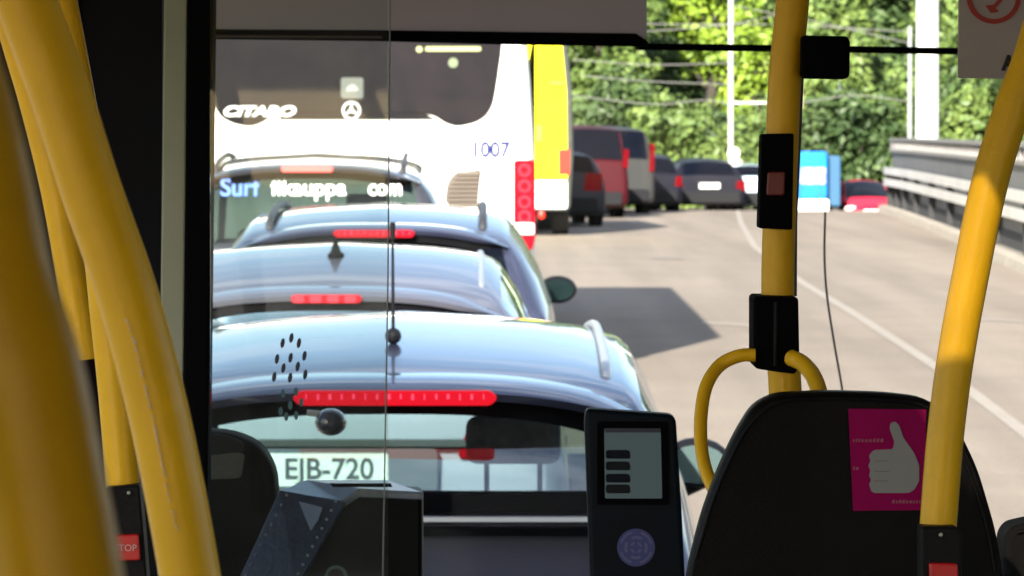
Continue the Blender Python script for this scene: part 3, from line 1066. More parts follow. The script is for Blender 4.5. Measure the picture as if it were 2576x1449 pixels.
# blue oncoming box van
bv = empty('box_van', (pxx(2042, 103), 103, .42), 'sky blue box van coming towards the bus beside the yellow pole', 'van', None, R(-2))
cy = mat('cyan_paint', (.003, .22, .62), .5, spec=.1, var=.5, vscale=1.6, vcol=(.02, .09, .5))
MB().prism(rrect(-.28, .34, .3, 1.32, .1), 0, .25).build('cab_front', cy, bv, bevel=.05)
MB().box((-.3, .25, .15), (.62, 4.2, 1.22)).build('cargo_box', mat('box_blue', (.03, .09, .17), .6, spec=.2), bv, bevel=.03)
MB().prism(rrect(-.24, .3, .62, .98, .05), -.01, .02).build('windscreen', mat('pale_screen', (.03, .1, .3), .4, spec=.2, var=.5, vscale=6, vcol=(.45, .3, .22)), bv)
MB().prism(rrect(-.3, .36, -.12, .3, .04), -.05, .3).build('bumper', WHITEP, bv, bevel=.02)
for sx in (-.2, .5):
    MB().tube([(sx - .08, .6, -.0), (sx + .08, .6, -.0)], .28, 18).build('wheel', RUB, bv)

# ================================================================== WHITE CITY BUS
by = 34.0
bus = empty('city_bus', (pxx(888, by), by, .3), 'white city bus with big dark rear window standing at the head of the near queue', 'bus')
bx0 = bus.location.x


def B(u, v):
    q = P(u, v, by)
    return (q.x - bx0, q.z - .3)


hw = 1.275
body = MB()
rws = []
outline = sharp([(-hw, .25), (hw, .25), (hw, 1.6), (hw - .03, 2.1), (hw - .12, 3.0), (-hw + .12, 3.0), (-hw + .03, 2.1), (-hw, 1.6)], .12, 5)
for dy, k in ((0, .965), (.03, .985), (.09, .997), (.2, 1), (11.9, 1), (12, .97)):
    rws.append([(x * k, dy, 1.6 + (z - 1.6) * (k + (1 - k) * .3)) for x, z in outline + outline[:1]])
body.grid(rws)
body.add([(x, y, z) for x, y, z in rws[0][:-1]], [tuple(range(len(outline)))])
body.add([(x, y, z) for x, y, z in rws[-1][:-1]], [tuple(range(len(outline)))[::-1]])
body.build('body', WHITEP, bus, smooth=True)
BUSGL = mat('bus_glass', (.006, .006, .009), .35, spec=.08, var=.5, vscale=2.5, vcol=(.014, .011, .013))
# rear window outline from the photo, mirrored for the hidden left
wo_ = [(1262, 60), (1262, 118), (1250, 205), (1240, 262), (1222, 292), (1195, 308), (1150, 318), (1120, 310), (1092, 290), (1060, 285)]
pts = [B(u, v) for u, v in wo_]
pts += [(-x, z) for x, z in pts[::-1]]
pts = [(x, min(z, 2.88)) for x, z in pts]
pts = sharp(pts[::-1], .05, 3)
MB().prism(pts, -.018, .02).build('rear_window', BUSGL, bus, bevel=.006)
# lower black strip of the glass (bottom band at y 285-305)
MB().prism(sharp([B(715, 283), B(1060, 283), B(1100, 300), B(700, 300)][::-1], .02, 3), -.016, .02).build('window_band', BUSGL, bus)
NY = -.02
lt = mat('lamp_reflection', (.25, .27, .12), .4, emit=(.75, .85, .4), es=.03)  # reflection of interior lights, drawn as glowing shapes on the rear window
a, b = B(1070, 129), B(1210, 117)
MB().prism(rrect(a[0], b[0], a[1], b[1], .015), NY, NY + .01).build('lamp_reflection', lt, bus)
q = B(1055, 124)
MB().disc((q[0], NY, q[1]), .022, .01, 16).build('lamp_reflection', lt, bus)
q = B(1140, 158)
MB().disc((q[0], NY, q[1]), .035, .01, 16).build('round_sticker', mat('dim_green', (.09, .12, .06), .5), bus)
q = B(650, 281)
text('CITARO', .095, WHT, bus, 'model_lettering', (q[0], NY - .002, q[1]), shear=.25, xs=1.45, bold=.004)
q = B(884, 278)
em = MB().ring((q[0], NY - .005, q[1]), .052, .064, .01, 32)
for k in range(3):
    a = R(90 + 120 * k)
    dx, dz = math.cos(a), math.sin(a)
    px_, pz_ = -dz, dx
    em.prism([(q[0] + px_ * .012, q[1] + pz_ * .012), (q[0] - px_ * .012, q[1] - pz_ * .012), (q[0] + dx * .055, q[1] + dz * .055)], NY - .005, NY + .005)
em.build('emblem', mat('emblem_silver', (.65, .68, .72), .35), bus)
a, b = B(858, 248), B(914, 195)
st_ = MB().prism(rrect(a[0], b[0], a[1], b[1], .02), NY - .002, NY + .004).build('sticker', mat('sticker_grey', (.07, .075, .07), .5), bus)
c_ = ((a[0] + b[0]) / 2, (a[1] + b[1]) / 2)
MB().prism(sharp([(c_[0] - .045, c_[1] - .025), (c_[0] + .05, c_[1] - .02), (c_[0] + .03, c_[1] + .015), (c_[0], c_[1] + .03), (c_[0] - .035, c_[1] + .01)], .01, 3), NY - .004, NY).build('sticker_picture', mat('sticker_pale', (.2, .21, .2), .5), st_)
q = B(1233, 378)
text('1007', .15, mat('number_blue', (.012, .02, .1), .6, spec=.1), bus, 'fleet_number', (q[0], -.006, q[1]), xs=.92, bold=.006)
# grille
gpoly = [B(1118, 512), B(1200, 512), B(1212, 424), B(1140, 436), B(1124, 462)]
gr = MB().prism(sharp(gpoly, .03, 3), -.006, .05).build('engine_grille', mat('grille_dark', (.06, .05, .045), .6), bus)
sl_ = MB()
for k in range(8):
    v = 434 + k * 11
    l, r = B(1122 + max(0, (470 - v) * .6), v), B(1206 - k * .6, v)
    sl_.add([(l[0] + .01, -.03, l[1] - .018), (r[0], -.03, r[1] - .018), (r[0], -.004, r[1] + .01), (l[0] + .01, -.004, l[1] + .01)], [(0, 1, 2, 3)])
sl_.build('louvre', mat('louvre', (.11, .09, .075), .5), gr)
MB().prism(rrect(-.95, .2, .55, 1.2, .04), -.012, .02).build('engine_hatch', WHITEP, bus, bevel=.006)
for sx in (-1, 1):
    x0, x1 = sorted((sx * (B(1292, 0)[0]), sx * (B(1347, 0)[0])))
    zt_, zb_ = B(0, 402)[1], B(0, 640)[1]
    c = MB().prism(sharp([(x0, zt_), (x0 + .0, zb_ + .12), (x0 + .04, zb_), (x1 - .02, zb_ + .03), (x1, zb_ + .12), (x1, zt_)][::-1], .03, 4), -.035, .12)
    co = c.build('tail_light', mat('bus_lens', (.2, .0015, .008), .4, spec=.04, emit=(1, .02, .05), es=.05), bus, bevel=.012)
    rg = MB()
    for v in (428, 468, 508, 545):
        zc = B(0, v)[1]
        rg.ring(((x0 + x1) / 2, -.041, zc), .028, .045, .008, 20)
    rg.build('lamp_ring', mat('lens_bright', (.4, .02, .035), .3, spec=.1, emit=(1, .06, .1), es=.08), co)
    zc = B(0, 575)[1]
    MB().prism(rrect(x0 + .01, x1 - .01, zc - .04, zc + .04, .012), -.043, -.03).build('reversing_lamp', mat('clear_lens', (.75, .72, .72), .2, coat=1), co)
MB().prism(rrect(-1.2, 1.2, .28, .5, .05), -.03, .1).build('bumper', mat('bus_bumper', (.45, .45, .43), .5), bus, bevel=.02)
for sx in (-1, 1):
    for wy in (3.2, 9.2):
        wo = MB().tube([(sx * (hw - .26), wy, .48), (sx * (hw + .01), wy, .48)], .48, 26).build('wheel', RUB, bus)
    sp = MB().box((sx * (hw - .01) - .004, .8, 1.45), (sx * (hw - .01) + .004 + sx * .012, 11.3, 2.4))
    sp.build('side_window', BUSGL, bus)

# ================================================================== YELLOW VAN
vy = 77.0
van = empty('delivery_van', (pxx(1290, vy), vy, gz(vy)), 'tall yellow and white delivery van seen past the right edge of the bus', 'van', None, R(4))
vx0, vz0 = van.location.x, van.location.z


def V(u, v):
    q = P(u, v, vy)
    return (q.x - vx0, q.z - vz0)


YV = mat('van_yellow', (.8, .7, .012), .5, spec=.1, var=.08, vscale=1.5)
vo = sharp([(-.95, .4), (.93, .4), (.98, 1.3), (.95, 2.4), (.84, 3.3), (-.84, 3.3), (-.95, 2.4)], .1, 4)
m = MB()
rws = [[(x * k, d, z if z < 3 else z - (1 - k) * 1) for x, z in vo + vo[:1]] for d, k in ((0, .97), (.06, .995), (.2, 1), (5.6, 1))]
m.grid(rws).add(rws[0][:-1], [tuple(range(len(vo)))])
m.build('body', mat('van_shade_grey', (.045, .05, .045), .5, spec=.2, var=.3), van, smooth=True)  # shade on the van's right side is put into the body colour
x_r = V(1428, 0)[0]
MB().prism(sharp([(-.85, V(0, 452)[1]), (x_r, V(0, 452)[1]), (x_r - .02, 2.3), (x_r - .1, 3.15), (-.75, 3.15)], .04, 3), -.02, .02).build('rear_door', YV, van)
MB().prism(rrect(-.87, x_r + .0, V(0, 526)[1], V(0, 454)[1], .04), -.04, .05).build('rear_step', WHITEP, van, bevel=.02)
MB().prism(rrect(-.85, .85, .36, .5, .02), .1, .5).build('underbody', BLKM, van)
a, b = V(1405, 440), V(1432, 375)
MB().prism(rrect(a[0], b[0], a[1], b[1], .02), -.03, .06).build('tail_light', mat('van_lens', (.45, .02, .01), .3, emit=(1, .06, .03), es=.12), van)
MB().prism(rrect(-b[0], -a[0], a[1], b[1], .02), -.03, .06).build('tail_light', mat('van_lens'), van)
hm_ = MB()
hm_.prism(rrect(V(1350, 0)[0], V(1362, 0)[0], V(0, 355)[1], V(0, 315)[1], .02), -.04, 0)
hm_.prism(rrect(V(1385, 0)[0], V(1415, 0)[0], V(0, 211)[1], V(0, 206)[1], .01), -.04, 0)
hm_.build('door_handle', mat('door_dark', (.14, .12, .03), .6), van)
q = V(1388, 479)
MB().disc((q[0], -.05, q[1]), .05, .01, 12, .05).build('round_mark', mat('mark_dark', (.12, .14, .12), .6), van)
for sx in (-1, 1):
    for wy in (1.1, 4.4):
        MB().tube([(sx * .72, wy, .36), (sx * .96, wy, .36)], .36, 22).build('wheel', RUB, van)
q = V(1362, 541)
MB().ell((q[0], -.05, q[1]), (.06, .03, .07), 12, 8).build('fog_lamp', mat('van_lens'), van)

# ================================================================== OUR BUS: SHELL
FZ = .36
tag(MB().box((-1.25, -6, FZ - .1), (1.25, 9.2, FZ)).build('floor', mat('bus_floor', (.05, .05, .055), .7, var=.3)), kind='structure')
HX0, HX1, HY0, HY1 = -.03, .2, 3.39, 3.97      # hatch opening added out of view so sun reaches the leaning pole
ce = MB()
ce.box((-1.25, -6, 2.45), (1.25, HY0, 2.5)).box((-1.25, HY1, 2.451), (1.25, 9.3, 2.5)).box((-1.25, HY0, 2.452), (HX0, HY1, 2.5)).box((HX1, HY0, 2.453), (1.25, HY1, 2.5))
tag(ce.build('ceiling', mat('bus_ceiling', (.6, .58, .54), .7)), kind='structure')
ht = empty('added_sun_hatch', ((HX0 + HX1) / 2, (HY0 + HY1) / 2, 2.45), 'tinted roof hatch added out of view to let sun onto the leaning pole', 'hatch')
MB().box((-.115, -.29, .03), (.115, .29, .036)).build('pane', glass('hatch_glass', (.42, .39, .34), .03), ht)
fm = MB().box((-.14, -.32, .055), (-.115, .32, .075)).box((.115, -.32, .055), (.14, .32, .075)).box((-.115, -.32, .056), (.115, -.29, .076)).box((-.115, .29, .056), (.115, .32, .076))
fm.build('frame', BLK, ht)
wallm = mat('bus_wall', (.34, .33, .31), .7, var=.1)
for sx in (-1, 1):
    m = MB()
    x0, x1 = sorted((sx * 1.25, sx * 1.3))
    m.box((x0, -6, FZ - .1), (x1, 9.2, 1.1)).box((x0, -6, 2.3), (x1, 9.2, 2.5))
    for a_, b_ in (((-6, -5.85), (-3.5, -3.4), (-1.2, .9), (3.9, 4.0), (6.4, 6.5), (8.9, 9.2)) if sx < 0 else ((-6, -5.85), (-4.1, -4.0), (-1.4, 2.6), (4.2, 9.2))):  # solid stretches of wall laid out to keep light off the poles
        m.box((x0, a_, 1.1), (x1, b_, 2.3))
    tag(m.build('wall', wallm), kind='structure')
m = MB().box((-1.25, -6.06, FZ), (1.25, -6, 1.2)).box((-1.25, -6.06, 2.2), (1.25, -6, 2.5))
tag(m.build('rear_wall', wallm), kind='structure')
# front end with windscreen
fr = empty('windscreen', (0, 9.2, 1.0), 'large bus windscreen that the whole queue is seen through', 'windscreen')
MB().box((-1.25, 0, 0), (1.25, .006, 1.5)).build('pane', glass('screen_glass', (.97, .98, .97), .002), fr)
MB().box((-1.25, -.05, 1.36), (1.25, .05, 1.5)).box((-1.25, -.05, -.12), (1.25, .05, 0)).box((-1.3, -.05, -.12), (-1.2, .05, 1.5)).box((1.2, -.05, -.12), (1.3, .05, 1.5)).build('frame', BLKM, fr)
tag(MB().box((-1.25, 9.14, FZ), (1.25, 9.22, .88)).build('front_wall', BLKM), kind='structure')
ds = empty('dashboard', (0, 8.9, .9), 'black driver dashboard along the foot of the windscreen', 'dashboard')
MB().box((-1.2, -.35, -.1), (1.2, .2, .06)).build('top_panel', BLKM, ds, bevel=.04)
# sun blind: brown-grey panel with a black lower bar
blm = mat('blind_fabric', (.5, .43, .41), .8, var=.06, vscale=4)
nt_b = blm.node_tree
tl_b = nt_b.nodes.new("ShaderNodeBsdfTranslucent")
tl_b.inputs[0].default_value = (.42, .33, .31, 1)
ms_b = nt_b.nodes.new("ShaderNodeMixShader")
ms_b.inputs[0].default_value = .35
nt_b.links.new(nt_b.nodes["Principled BSDF"].outputs[0], ms_b.inputs[1])
nt_b.links.new(tl_b.outputs[0], ms_b.inputs[2])
nt_b.links.new(ms_b.outputs[0], nt_b.nodes["Material Output"].inputs[0])
Y = 9.0
b0, b1 = P(538, 80, Y), P(1627, 96, Y)
sb = empty('sun_blind', (b0.x, Y, b0.z), 'wide brown grey roller blind pulled down across the top of the windscreen', 'sun blind')
SB = MB().add([(x, Y, z) for x, z in sharp(pxpoly([(330, -120), (1627, -120), (1627, 104), (1590, 84), (960, 80), (330, 72)][::-1], Y), .02, 5)], [tuple(range(36))])
unparented(SB.build('fabric', blm), sb)
unparented(MB().prism(pxpoly([(330, 72), (960, 76), (1600, 84), (1630, 104), (1630, 118), (1250, 112), (960, 104), (330, 96)][::-1], Y - .01), Y - .02, Y - .005).build('bottom_bar', BLKM, bevel=.003), sb)
unparented(MB().prism(pxpoly([(330, 87), (960, 91), (960, 96), (330, 92)][::-1], Y - .03), Y - .03, Y - .025).build('bar_groove', mat('groove', (.1, .07, .06), .5)), sb)
wr = empty('blind_rail', P(1620, 118, 9.05), 'thin black rod running right from the blind to the hanging sign', 'rod')
unparented(MB().tube([P(1600, 117, 9.05), P(2000, 122, 9.05), P(2420, 129, 9.05)], .0065, 8).build('rod', BLKM), wr)
unparented(MB().tube([P(2005, 122, 9.05), P(2009, 122, 9.05)], .009, 8).build('rod_clip', BLKM), wr)

# cab wall: dark panel, pale strip, black post
cw = empty('cab_partition', (-.85, 7.05, FZ), 'black driver cab partition with a pale grey green vertical strip', 'partition')
Y = 7.05
MBX = lambda u0, u1, Ya, Yb, zt=2.44, zb=FZ: ((P(u0, 0, Ya).x, Ya, zb), (P(u1, 0, Ya).x, Yb, zt))
unparented(MB().box((-1.24, 7.05, FZ), (P(408, 0, 7.05).x, 7.11, 2.44)).build('panel', mat('cab_black', (.0025, .003, .0055), .6, spec=.1, var=.4, vscale=3)), cw)
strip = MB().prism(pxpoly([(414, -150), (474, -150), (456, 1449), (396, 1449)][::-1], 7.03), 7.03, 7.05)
unparented(strip.build('lit_strip', mat('strip_green_grey', (.4, .42, .33), .6, var=.25, vscale=2.5, vcol=(.26, .31, .21)), bevel=.003), cw)  # light reflected on the sidewall, painted as a pale strip
post = MB().prism(pxpoly([(471, -150), (538, -150), (518, 1600), (455, 1600)][::-1], 7.0), 7.0, 7.08)
unparented(post.build('post', BLKM, bevel=.004), cw)
unparented(MB().box((P(186, 0, 7.04).x, 7.035, 1.9), (P(196, 0, 7.04).x, 7.05, 2.44)).build('seam', mat('seam_blue', (.02, .026, .035), .4)), cw)
# cab glass, with its printed dots
cg = empty('cab_glass_panel', (P(750, 0, 6.98).x, 6.98, .9), 'clear driver cab glass panel with a faint vertical right edge', 'glass panel')
gx0, gx1 = P(528, 0, 6.98).x, P(975, 0, 6.98).x
unparented(MB().box((gx0, 6.98, .9), (gx1, 6.986, 2.42)).build('pane', glass('cab_glass', (.88, .91, .89), .015, haze=.02, hazecol=(.4, .42, .4))), cg)  # milky diffuse haze mixed in to stand for reflections on the pane
unparented(MB().tube([P(982, -100, 6.98), P(976, 700, 6.98), P(962, 1500, 6.98)], .0011, 6).build('glass_edge', mat('edge_grey', (.16, .2, .2), .3)), cg)
dk = MB()
DOT = [(733, 850), (711, 863), (752, 863), (697, 903), (731, 900), (766, 895), (713, 926), (749, 922), (690, 948), (730, 950), (768, 942)]
for u, v in DOT:
    q = P(u, v, 6.975)
    dk.prism([(q.x + .0032 * math.cos(t * .785) + .001 * math.sin(t * .785), q.z + .0075 * math.sin(t * .785)) for t in range(8)], 6.973, 6.976)
unparented(dk.build('dot_print', mat('print_navy', (.01, .02, .05), .5)), cg)
dk = MB()
for u, v in [(712, 990), (745, 985), (730, 1020), (758, 1012), (706, 1035), (720, 1048), (745, 1045)]:
    q = P(u, v, 6.975)
    dk.prism([(q.x + .0032 * math.cos(t * .785), q.z + .0065 * math.sin(t * .785)) for t in range(8)], 6.973, 6.976)
unparented(dk.build('dot_print', mat('print_teal', (.03, .12, .14), .5)), cg)

# dark dome under the glass
q = P(832, 1062, 9.15)
dm_ = empty('dome_camera', q, 'small dark glossy dome seen in front of the nearest rear window', 'dome')
MB().ell((0, 0, 0), (.03, .03, .026), 20, 12).build('dome', mat('dome_glass', (.06, .07, .1), .12, coat=1), dm_, smooth=True)
MB().tube([(-.045, 0, .018), (0, 0, .014)], .006, 8).build('dome_arm', mat('dome_arm', (.5, .5, .48), .4), dm_)
MB().box((-.012, .02, -.012), (.012, .045, .012)).build('dome_mount', BLKM, dm_)

# driver's seat headrest (black, with a pale label)
hs = empty('driver_seat', (P(590, 0, 7.6).x, 7.6, FZ), 'black driver seat top with a pale rectangular tag behind the cab glass', 'seat')
pts = sharp(pxpoly([(470, 1700), (470, 1085), (575, 1088), (650, 1118), (690, 1180), (697, 1260), (697, 1700)], 7.6), .04, 5)
unparented(MB().prism(pts, 7.6, 7.72).build('backrest', mat('seat_black', (.003, .0035, .005), .7, spec=.1, var=.4, vscale=15), bevel=.02, seg=3), hs)
pts = sharp(pxpoly([(470, 1210), (608, 1202), (616, 1145), (600, 1138), (470, 1152)], 7.59), .008, 4)
unparented(MB().prism(pts, 7.588, 7.6).build('tag', mat('tag_beige', (.33, .3, .25), .6, var=.2, vscale=20), bevel=.002), hs)
pts = sharp(pxpoly([(470, 1150), (614, 1140), (612, 1110), (560, 1092), (470, 1088)], 7.6), .01, 4)
unparented(MB().prism(pts, 7.592, 7.6).build('collar', mat('collar_grey', (.05, .048, .045), .8)), hs)

# ticket machine
tm = empty('ticket_machine', (P(850, 0, 7.3).x, 7.3, .9), 'black ticket machine with blue sloping studded keypad beside the driver', 'ticket machine')
Y = 7.3
pts = sharp(pxpoly([(750, 1800), (770, 1420), (850, 1270), (905, 1232), (1062, 1236), (1062, 1800)], Y), .012, 5)
unparented(MB().prism(pts, Y, Y + .1).build('housing', mat('housing_black', (.002, .003, .006), .5, spec=.12, var=.4, vscale=12), bevel=.006), tm)
TOPB = mat('machine_blue', (.03, .055, .12), .35, var=.35, vscale=25, bump=.2, bscale=120)
m = MB()
c = [P(700, 1235, 7.36), P(770, 1207, 7.46), P(975, 1207, 7.46), P(1064, 1238, 7.28), P(905, 1232, 7.29), P(860, 1262, 7.29)]
m.add(c + [p - Vector((0, 0, .012)) for p in c], [(0, 5, 4, 3, 2, 1), (6, 7, 8, 9, 10, 11)] + [(i, (i + 1) % 6, (i + 1) % 6 + 6, i + 6) for i in range(6)])
unparented(m.build('top_cover', mat('top_blue', (.1, .15, .26), .3, var=.5, vscale=20), bevel=.002), tm)
m = MB()
c = [P(704, 1232, 7.34), P(868, 1262, 7.28), P(745, 1480, 7.2), P(590, 1480, 7.26)]
m.add(c + [p + Vector((0, .015, -.006)) for p in c], [(0, 3, 2, 1), (4, 5, 6, 7)] + [(i, (i + 1) % 4, (i + 1) % 4 + 4, i + 4) for i in range(4)])
unparented(m.build('keypad', TOPB, bevel=.002), tm)
c = [P(752, 1262, 7.315), P(812, 1277, 7.28), P(800, 1310, 7.27), P(782, 1336, 7.265)]
unparented(MB().add([p + Vector((0, -.008, .001)) for p in c], [(0, 3, 2, 1)]).build('display', mat('display_blue', (.2, .27, .42), .3)), tm)
m = MB()
for k in range(9):
    t = k / 8.5
    for (a, b) in ((P(722, 1246, 7.33), P(612, 1460, 7.24)), (P(846, 1262, 7.27), P(745, 1455, 7.2))):
        q = a.lerp(b, t)
        m.ell((q.x, q.y - .008, q.z + .001), (.0023, .002, .0023), 8, 6)
unparented(m.build('stud', mat('stud', (.35, .42, .52), .35)), tm)
sl2 = MB().prism(pxpoly([(825, 1224), (980, 1224), (984, 1233), (835, 1233)][::-1], 7.2), 7.262, 7.27)
unparented(sl2.build('paper_slot', BLKM), tm)
rg = MB()
q = P(845, 1452, 7.12)
rg.ring((q.x, 7.12, q.z), .0125, .0165, .01, 24)
unparented(rg.build('knob_ring', mat('knob_teal', (.04, .09, .08), .4)), tm)
unparented(MB().disc((q.x, 7.122, q.z), .013, .012, 20).build('knob', BLK), tm)

# card reader
vr = empty('card_reader', (P(1590, 0, 6.5).x, 6.5, .9), 'black card reader with a grey lit screen and a blue round emblem', 'card reader')
Y = 6.5
pts = sharp(pxpoly([(1488, 1800), (1484, 1449), (1470, 1060), (1474, 1028), (1700, 1044), (1716, 1300), (1740, 1800)], Y), .012, 6)
unparented(MB().prism(pts, Y, Y + .05).build('housing', mat('reader_black', (.0015, .006, .013), .5, spec=.12, var=.4, vscale=14), bevel=.006, seg=3), vr)
pts = sharp(pxpoly([(1502, 1270), (1502, 1060), (1680, 1060), (1684, 1270)], Y - .002), .004, 4)
unparented(MB().prism(pts, Y - .004, Y).build('bezel', BLKM), vr)
scr = MB().prism(sharp(pxpoly([(1522, 1254), (1520, 1078), (1662, 1078), (1666, 1254)], Y - .006), .002, 3), Y - .006, Y - .004).build('screen', mat('screen_glow', (.02, .03, .034), .5, spec=.1, emit=(.3, .42, .44), es=.035))
unparented(scr, vr)
m = MB()
for v in (1090,):
    m.prism(pxpoly([(1522, 1088), (1662, 1088), (1662, 1078), (1522, 1078)], Y - .007), Y - .0075, Y - .006)
unparented(m.build('screen_bar', mat('screen_navy', (.01, .015, .05), .4)), vr)
for v, mm in ((1143, 'screen_dark'), (1172, 'screen_mid'), (1203, 'screen_dark'), (1230, 'screen_mid')):
    pts = sharp(pxpoly([(1524, v + 11), (1524, v - 11), (1584, v - 11), (1587, v + 11)], Y - .0075), .004, 3)
    unparented(MB().prism(pts, Y - .0075, Y - .006).build('screen_key', mat(mm, (.004, .008, .016) if mm == 'screen_dark' else (.01, .014, .018), .5, spec=.1)), vr)
q = P(1600, 1377, Y)
unparented(MB().disc((q.x, Y - .003, q.z), .0255, .004, 32).build('reader_emblem', mat('emblem_blue', (.045, .06, .24), .5)), vr)
m = MB()
for k, (r0, r1) in enumerate(((.005, .008), (.012, .0155), (.0195, .0225))):
    for kk in range(4):
        m.ring((q.x, Y - .004, q.z), r0, r1, .002, 8, kk * 90 + 15 + 45 * (k % 2), kk * 90 + 72 + 45 * (k % 2))
unparented(m.build('emblem_arc', mat('emblem_pale', (.1, .125, .3), .5)), vr)

# ------------------------------------------------------------------ yellow grab poles
def pole(name, label, pts, Y, r, n=24, closed=False, group='yellow grab poles'):
    w_ = [P(u, v, y if isinstance(Y, (list, tuple)) else Y) for (u, v), y in zip(pts, Y if isinstance(Y, (list, tuple)) else [Y] * len(pts))]
    e = empty(name, tuple(w_[-1]), label, 'grab pole', group)
    unparented(MB().tube(smooth_path(w_, 8), r, n).build('tube', YEL, smooth=True), e)
    return e


def rpx(wpx, Y):
    return wpx / 2 / F * Y


pole('grab_pole', 'broad yellow pole nearest the camera at the far left edge', [(-330, -300), (-130, 300), (-35, 713), (38, 934), (95, 1210), (140, 1449), (175, 1700)], 1.45, .0205)
pM = pole('grab_pole', 'long yellow diagonal pole crossing in front of the black partition', [(-90, -430), (65, 0), (150, 230), (230, 480), (314, 720), (385, 980), (436, 1217), (478, 1449), (520, 1700)], 3.2, .0203)
m = MB()
rnd = random.Random(11)
CH = [(322, 805), (338, 850), (350, 895), (362, 945), (376, 1000), (388, 1050), (400, 1110), (414, 1180), (430, 1260), (450, 1340)]
for (ua, va), (ub, vb) in zip(CH, CH[1:]):
    for k in range(9):
        t_ = k / 9
        if rnd.random() < .2:
            continue
        u_, v_ = ua + (ub - ua) * t_ + rnd.uniform(-2, 2) - 4, va + (vb - va) * t_
        q = P(u_, v_, 3.1785)
        a_, b_ = rnd.uniform(.0001, .0005), rnd.uniform(.0004, .0017)
        m.prism([(q.x - a_ - .0002, q.z + b_), (q.x - a_ * .6, q.z - b_ * .3), (q.x + a_ + .0004, q.z - b_), (q.x + a_ * .8, q.z + b_ * .4)], 3.1785, 3.181)
unparented(m.build('paint_chips', mat('chip_pale', (.95, .9, .8), .25, spec=.8)), pM)
pB = pole('grab_pole', 'slanting yellow pole with purple black joint left of the diagonal pole', [(-60, -300), (30, 60), (86, 254), (142, 483), (187, 736), (216, 908)], 5.9, .019)
q0, q1 = P(216, 908, 5.9), P(252, 1180, 5.9)
unparented(MB().tube([q0 + Vector((0, 0, .002)), q0.lerp(q1, .6), q1], [.0205, .021, .02], 20).build('joint', mat('joint_purple', (.009, .003, .008), .5, spec=.1), smooth=True), pB)
unparented(MB().tube([P(262, 930, 5.88), P(268, 1060, 5.88), P(277, 1210, 5.88)], .002, 8).build('trim', mat('trim_grey', (.45, .46, .42), .4)), pB)
pC = pole('grab_pole', 'yellow pole ending in a black stop button holder at lower left', [(90, -300), (170, 100), (235, 480), (270, 800), (290, 990), (309, 1222)], 5.5, .0195)
q = P(310, 1220, 5.5)
e = empty('stop_button', (q.x, 5.46, q.z - .12), 'stop button box with red key reading stop, low at the left', 'stop button', 'stop buttons on the poles')
unparented(MB().prism(sharp(pxpoly([(268, 1800), (264, 1225), (352, 1217), (400, 1800)], 5.47), .004, 3), 5.46, 5.51).build('housing', BLK, bevel=.003), e)
unparented(MB().prism(sharp(pxpoly([(282, 1412), (280, 1346), (349, 1344), (353, 1410)], 5.45), .003, 3), 5.45, 5.462).build('red_key', RED, bevel=.002), e)
unparented(text('STOP', .0105, mat('stop_letter', (.75, .5, .5), .5), None, 'key_lettering', tuple(P(316, 1379, 5.449))), e)
unparented(MB().ell(tuple(P(324, 1240, 5.455)), (.0022, .0022, .0022), 10, 8).build('screw', mat('screw', (.5, .55, .4), .4)), e)

# middle pole
pD = pole('grab_pole', 'upright yellow pole right of centre carrying black fittings', [(2010, -300), (1994, 0), (1976, 180), (1968, 340), (1960, 560), (1957, 760), (1970, 905), (1976, 1000), (1982, 1180)], 5.7, .0195)
unparented(MB().tube([P(2010, 180, 5.72), P(2003, 340, 5.72), P(1993, 560, 5.72), P(1992, 745, 5.72)], .006, 8).build('cable_trim', mat('trim_grey2', (.09, .085, .085), .5)), pD)
fb = empty('pole_bracket', P(2075, 145, 5.68), 'square black bracket on the right side of the upright yellow pole', 'bracket')
unparented(MB().prism(sharp(pxpoly([(2014, 190), (2014, 95), (2020, 90), (2128, 92), (2136, 104), (2134, 192), (2126, 199), (2022, 197)][::1], 5.68), .004, 3), 5.66, 5.72).build('block', BLKM, bevel=.004), fb)
unparented(MB().tube([P(2075, 145, 5.7), P(2075, 145, 5.76)], .01, 12).build('bolt', BLKM), fb)
e = empty('stop_button', P(1958, 455, 5.66), 'dark stop button box on the upright yellow pole right of centre', 'stop button', 'stop buttons on the poles')
unparented(MB().prism(sharp(pxpoly([(1908, 574), (1915, 337), (1996, 335), (1992, 578)], 5.65), .003, 3), 5.64, 5.70).build('housing', BLKM, bevel=.003), e)
unparented(MB().prism(sharp(pxpoly([(1928, 492), (1932, 432), (1976, 432), (1974, 492)], 5.63), .003, 3), 5.632, 5.64).build('red_key', mat('red_key_dark', (.16, .02, .018), .4), bevel=.002), e)
cn = empty('pole_joint', P(1950, 840, 5.66), 'black sleeve joining the upright pole and the curved handle', 'joint')
unparented(MB().prism(sharp(pxpoly([(1896, 925), (1893, 900), (1893, 750), (1900, 744), (2006, 746), (2009, 900), (2000, 940), (1940, 932)], 5.65), .005, 4), 5.63, 5.74).build('sleeve', BLKM, bevel=.006), cn)
unparented(MB().tube([P(1952, 760, 5.63), P(1950, 920, 5.63)], .003, 8).build('sleeve_ridge', BLK), cn)
lp = empty('grab_loop', P(1760, 1040, 5.6), 'curved yellow loop bending from the pole joint down to the seat back', 'grab loop')
unparented(MB().tube(smooth_path([P(1900, 893, 5.62), P(1860, 895, 5.62), P(1812, 918, 5.62), P(1778, 968, 5.6), P(1764, 1040, 5.58), P(1764, 1120, 5.56), P(1778, 1190, 5.53), P(1810, 1260, 5.5)], 6), rpx(34, 5.6), 16).build('left_bend', YEL, smooth=True), lp)
unparented(MB().tube(smooth_path([P(1990, 900, 5.62), P(2020, 915, 5.6), P(2048, 950, 5.56), P(2068, 1010, 5.5)], 6), rpx(42, 5.6), 16).build('right_bend', YEL, smooth=True), lp)

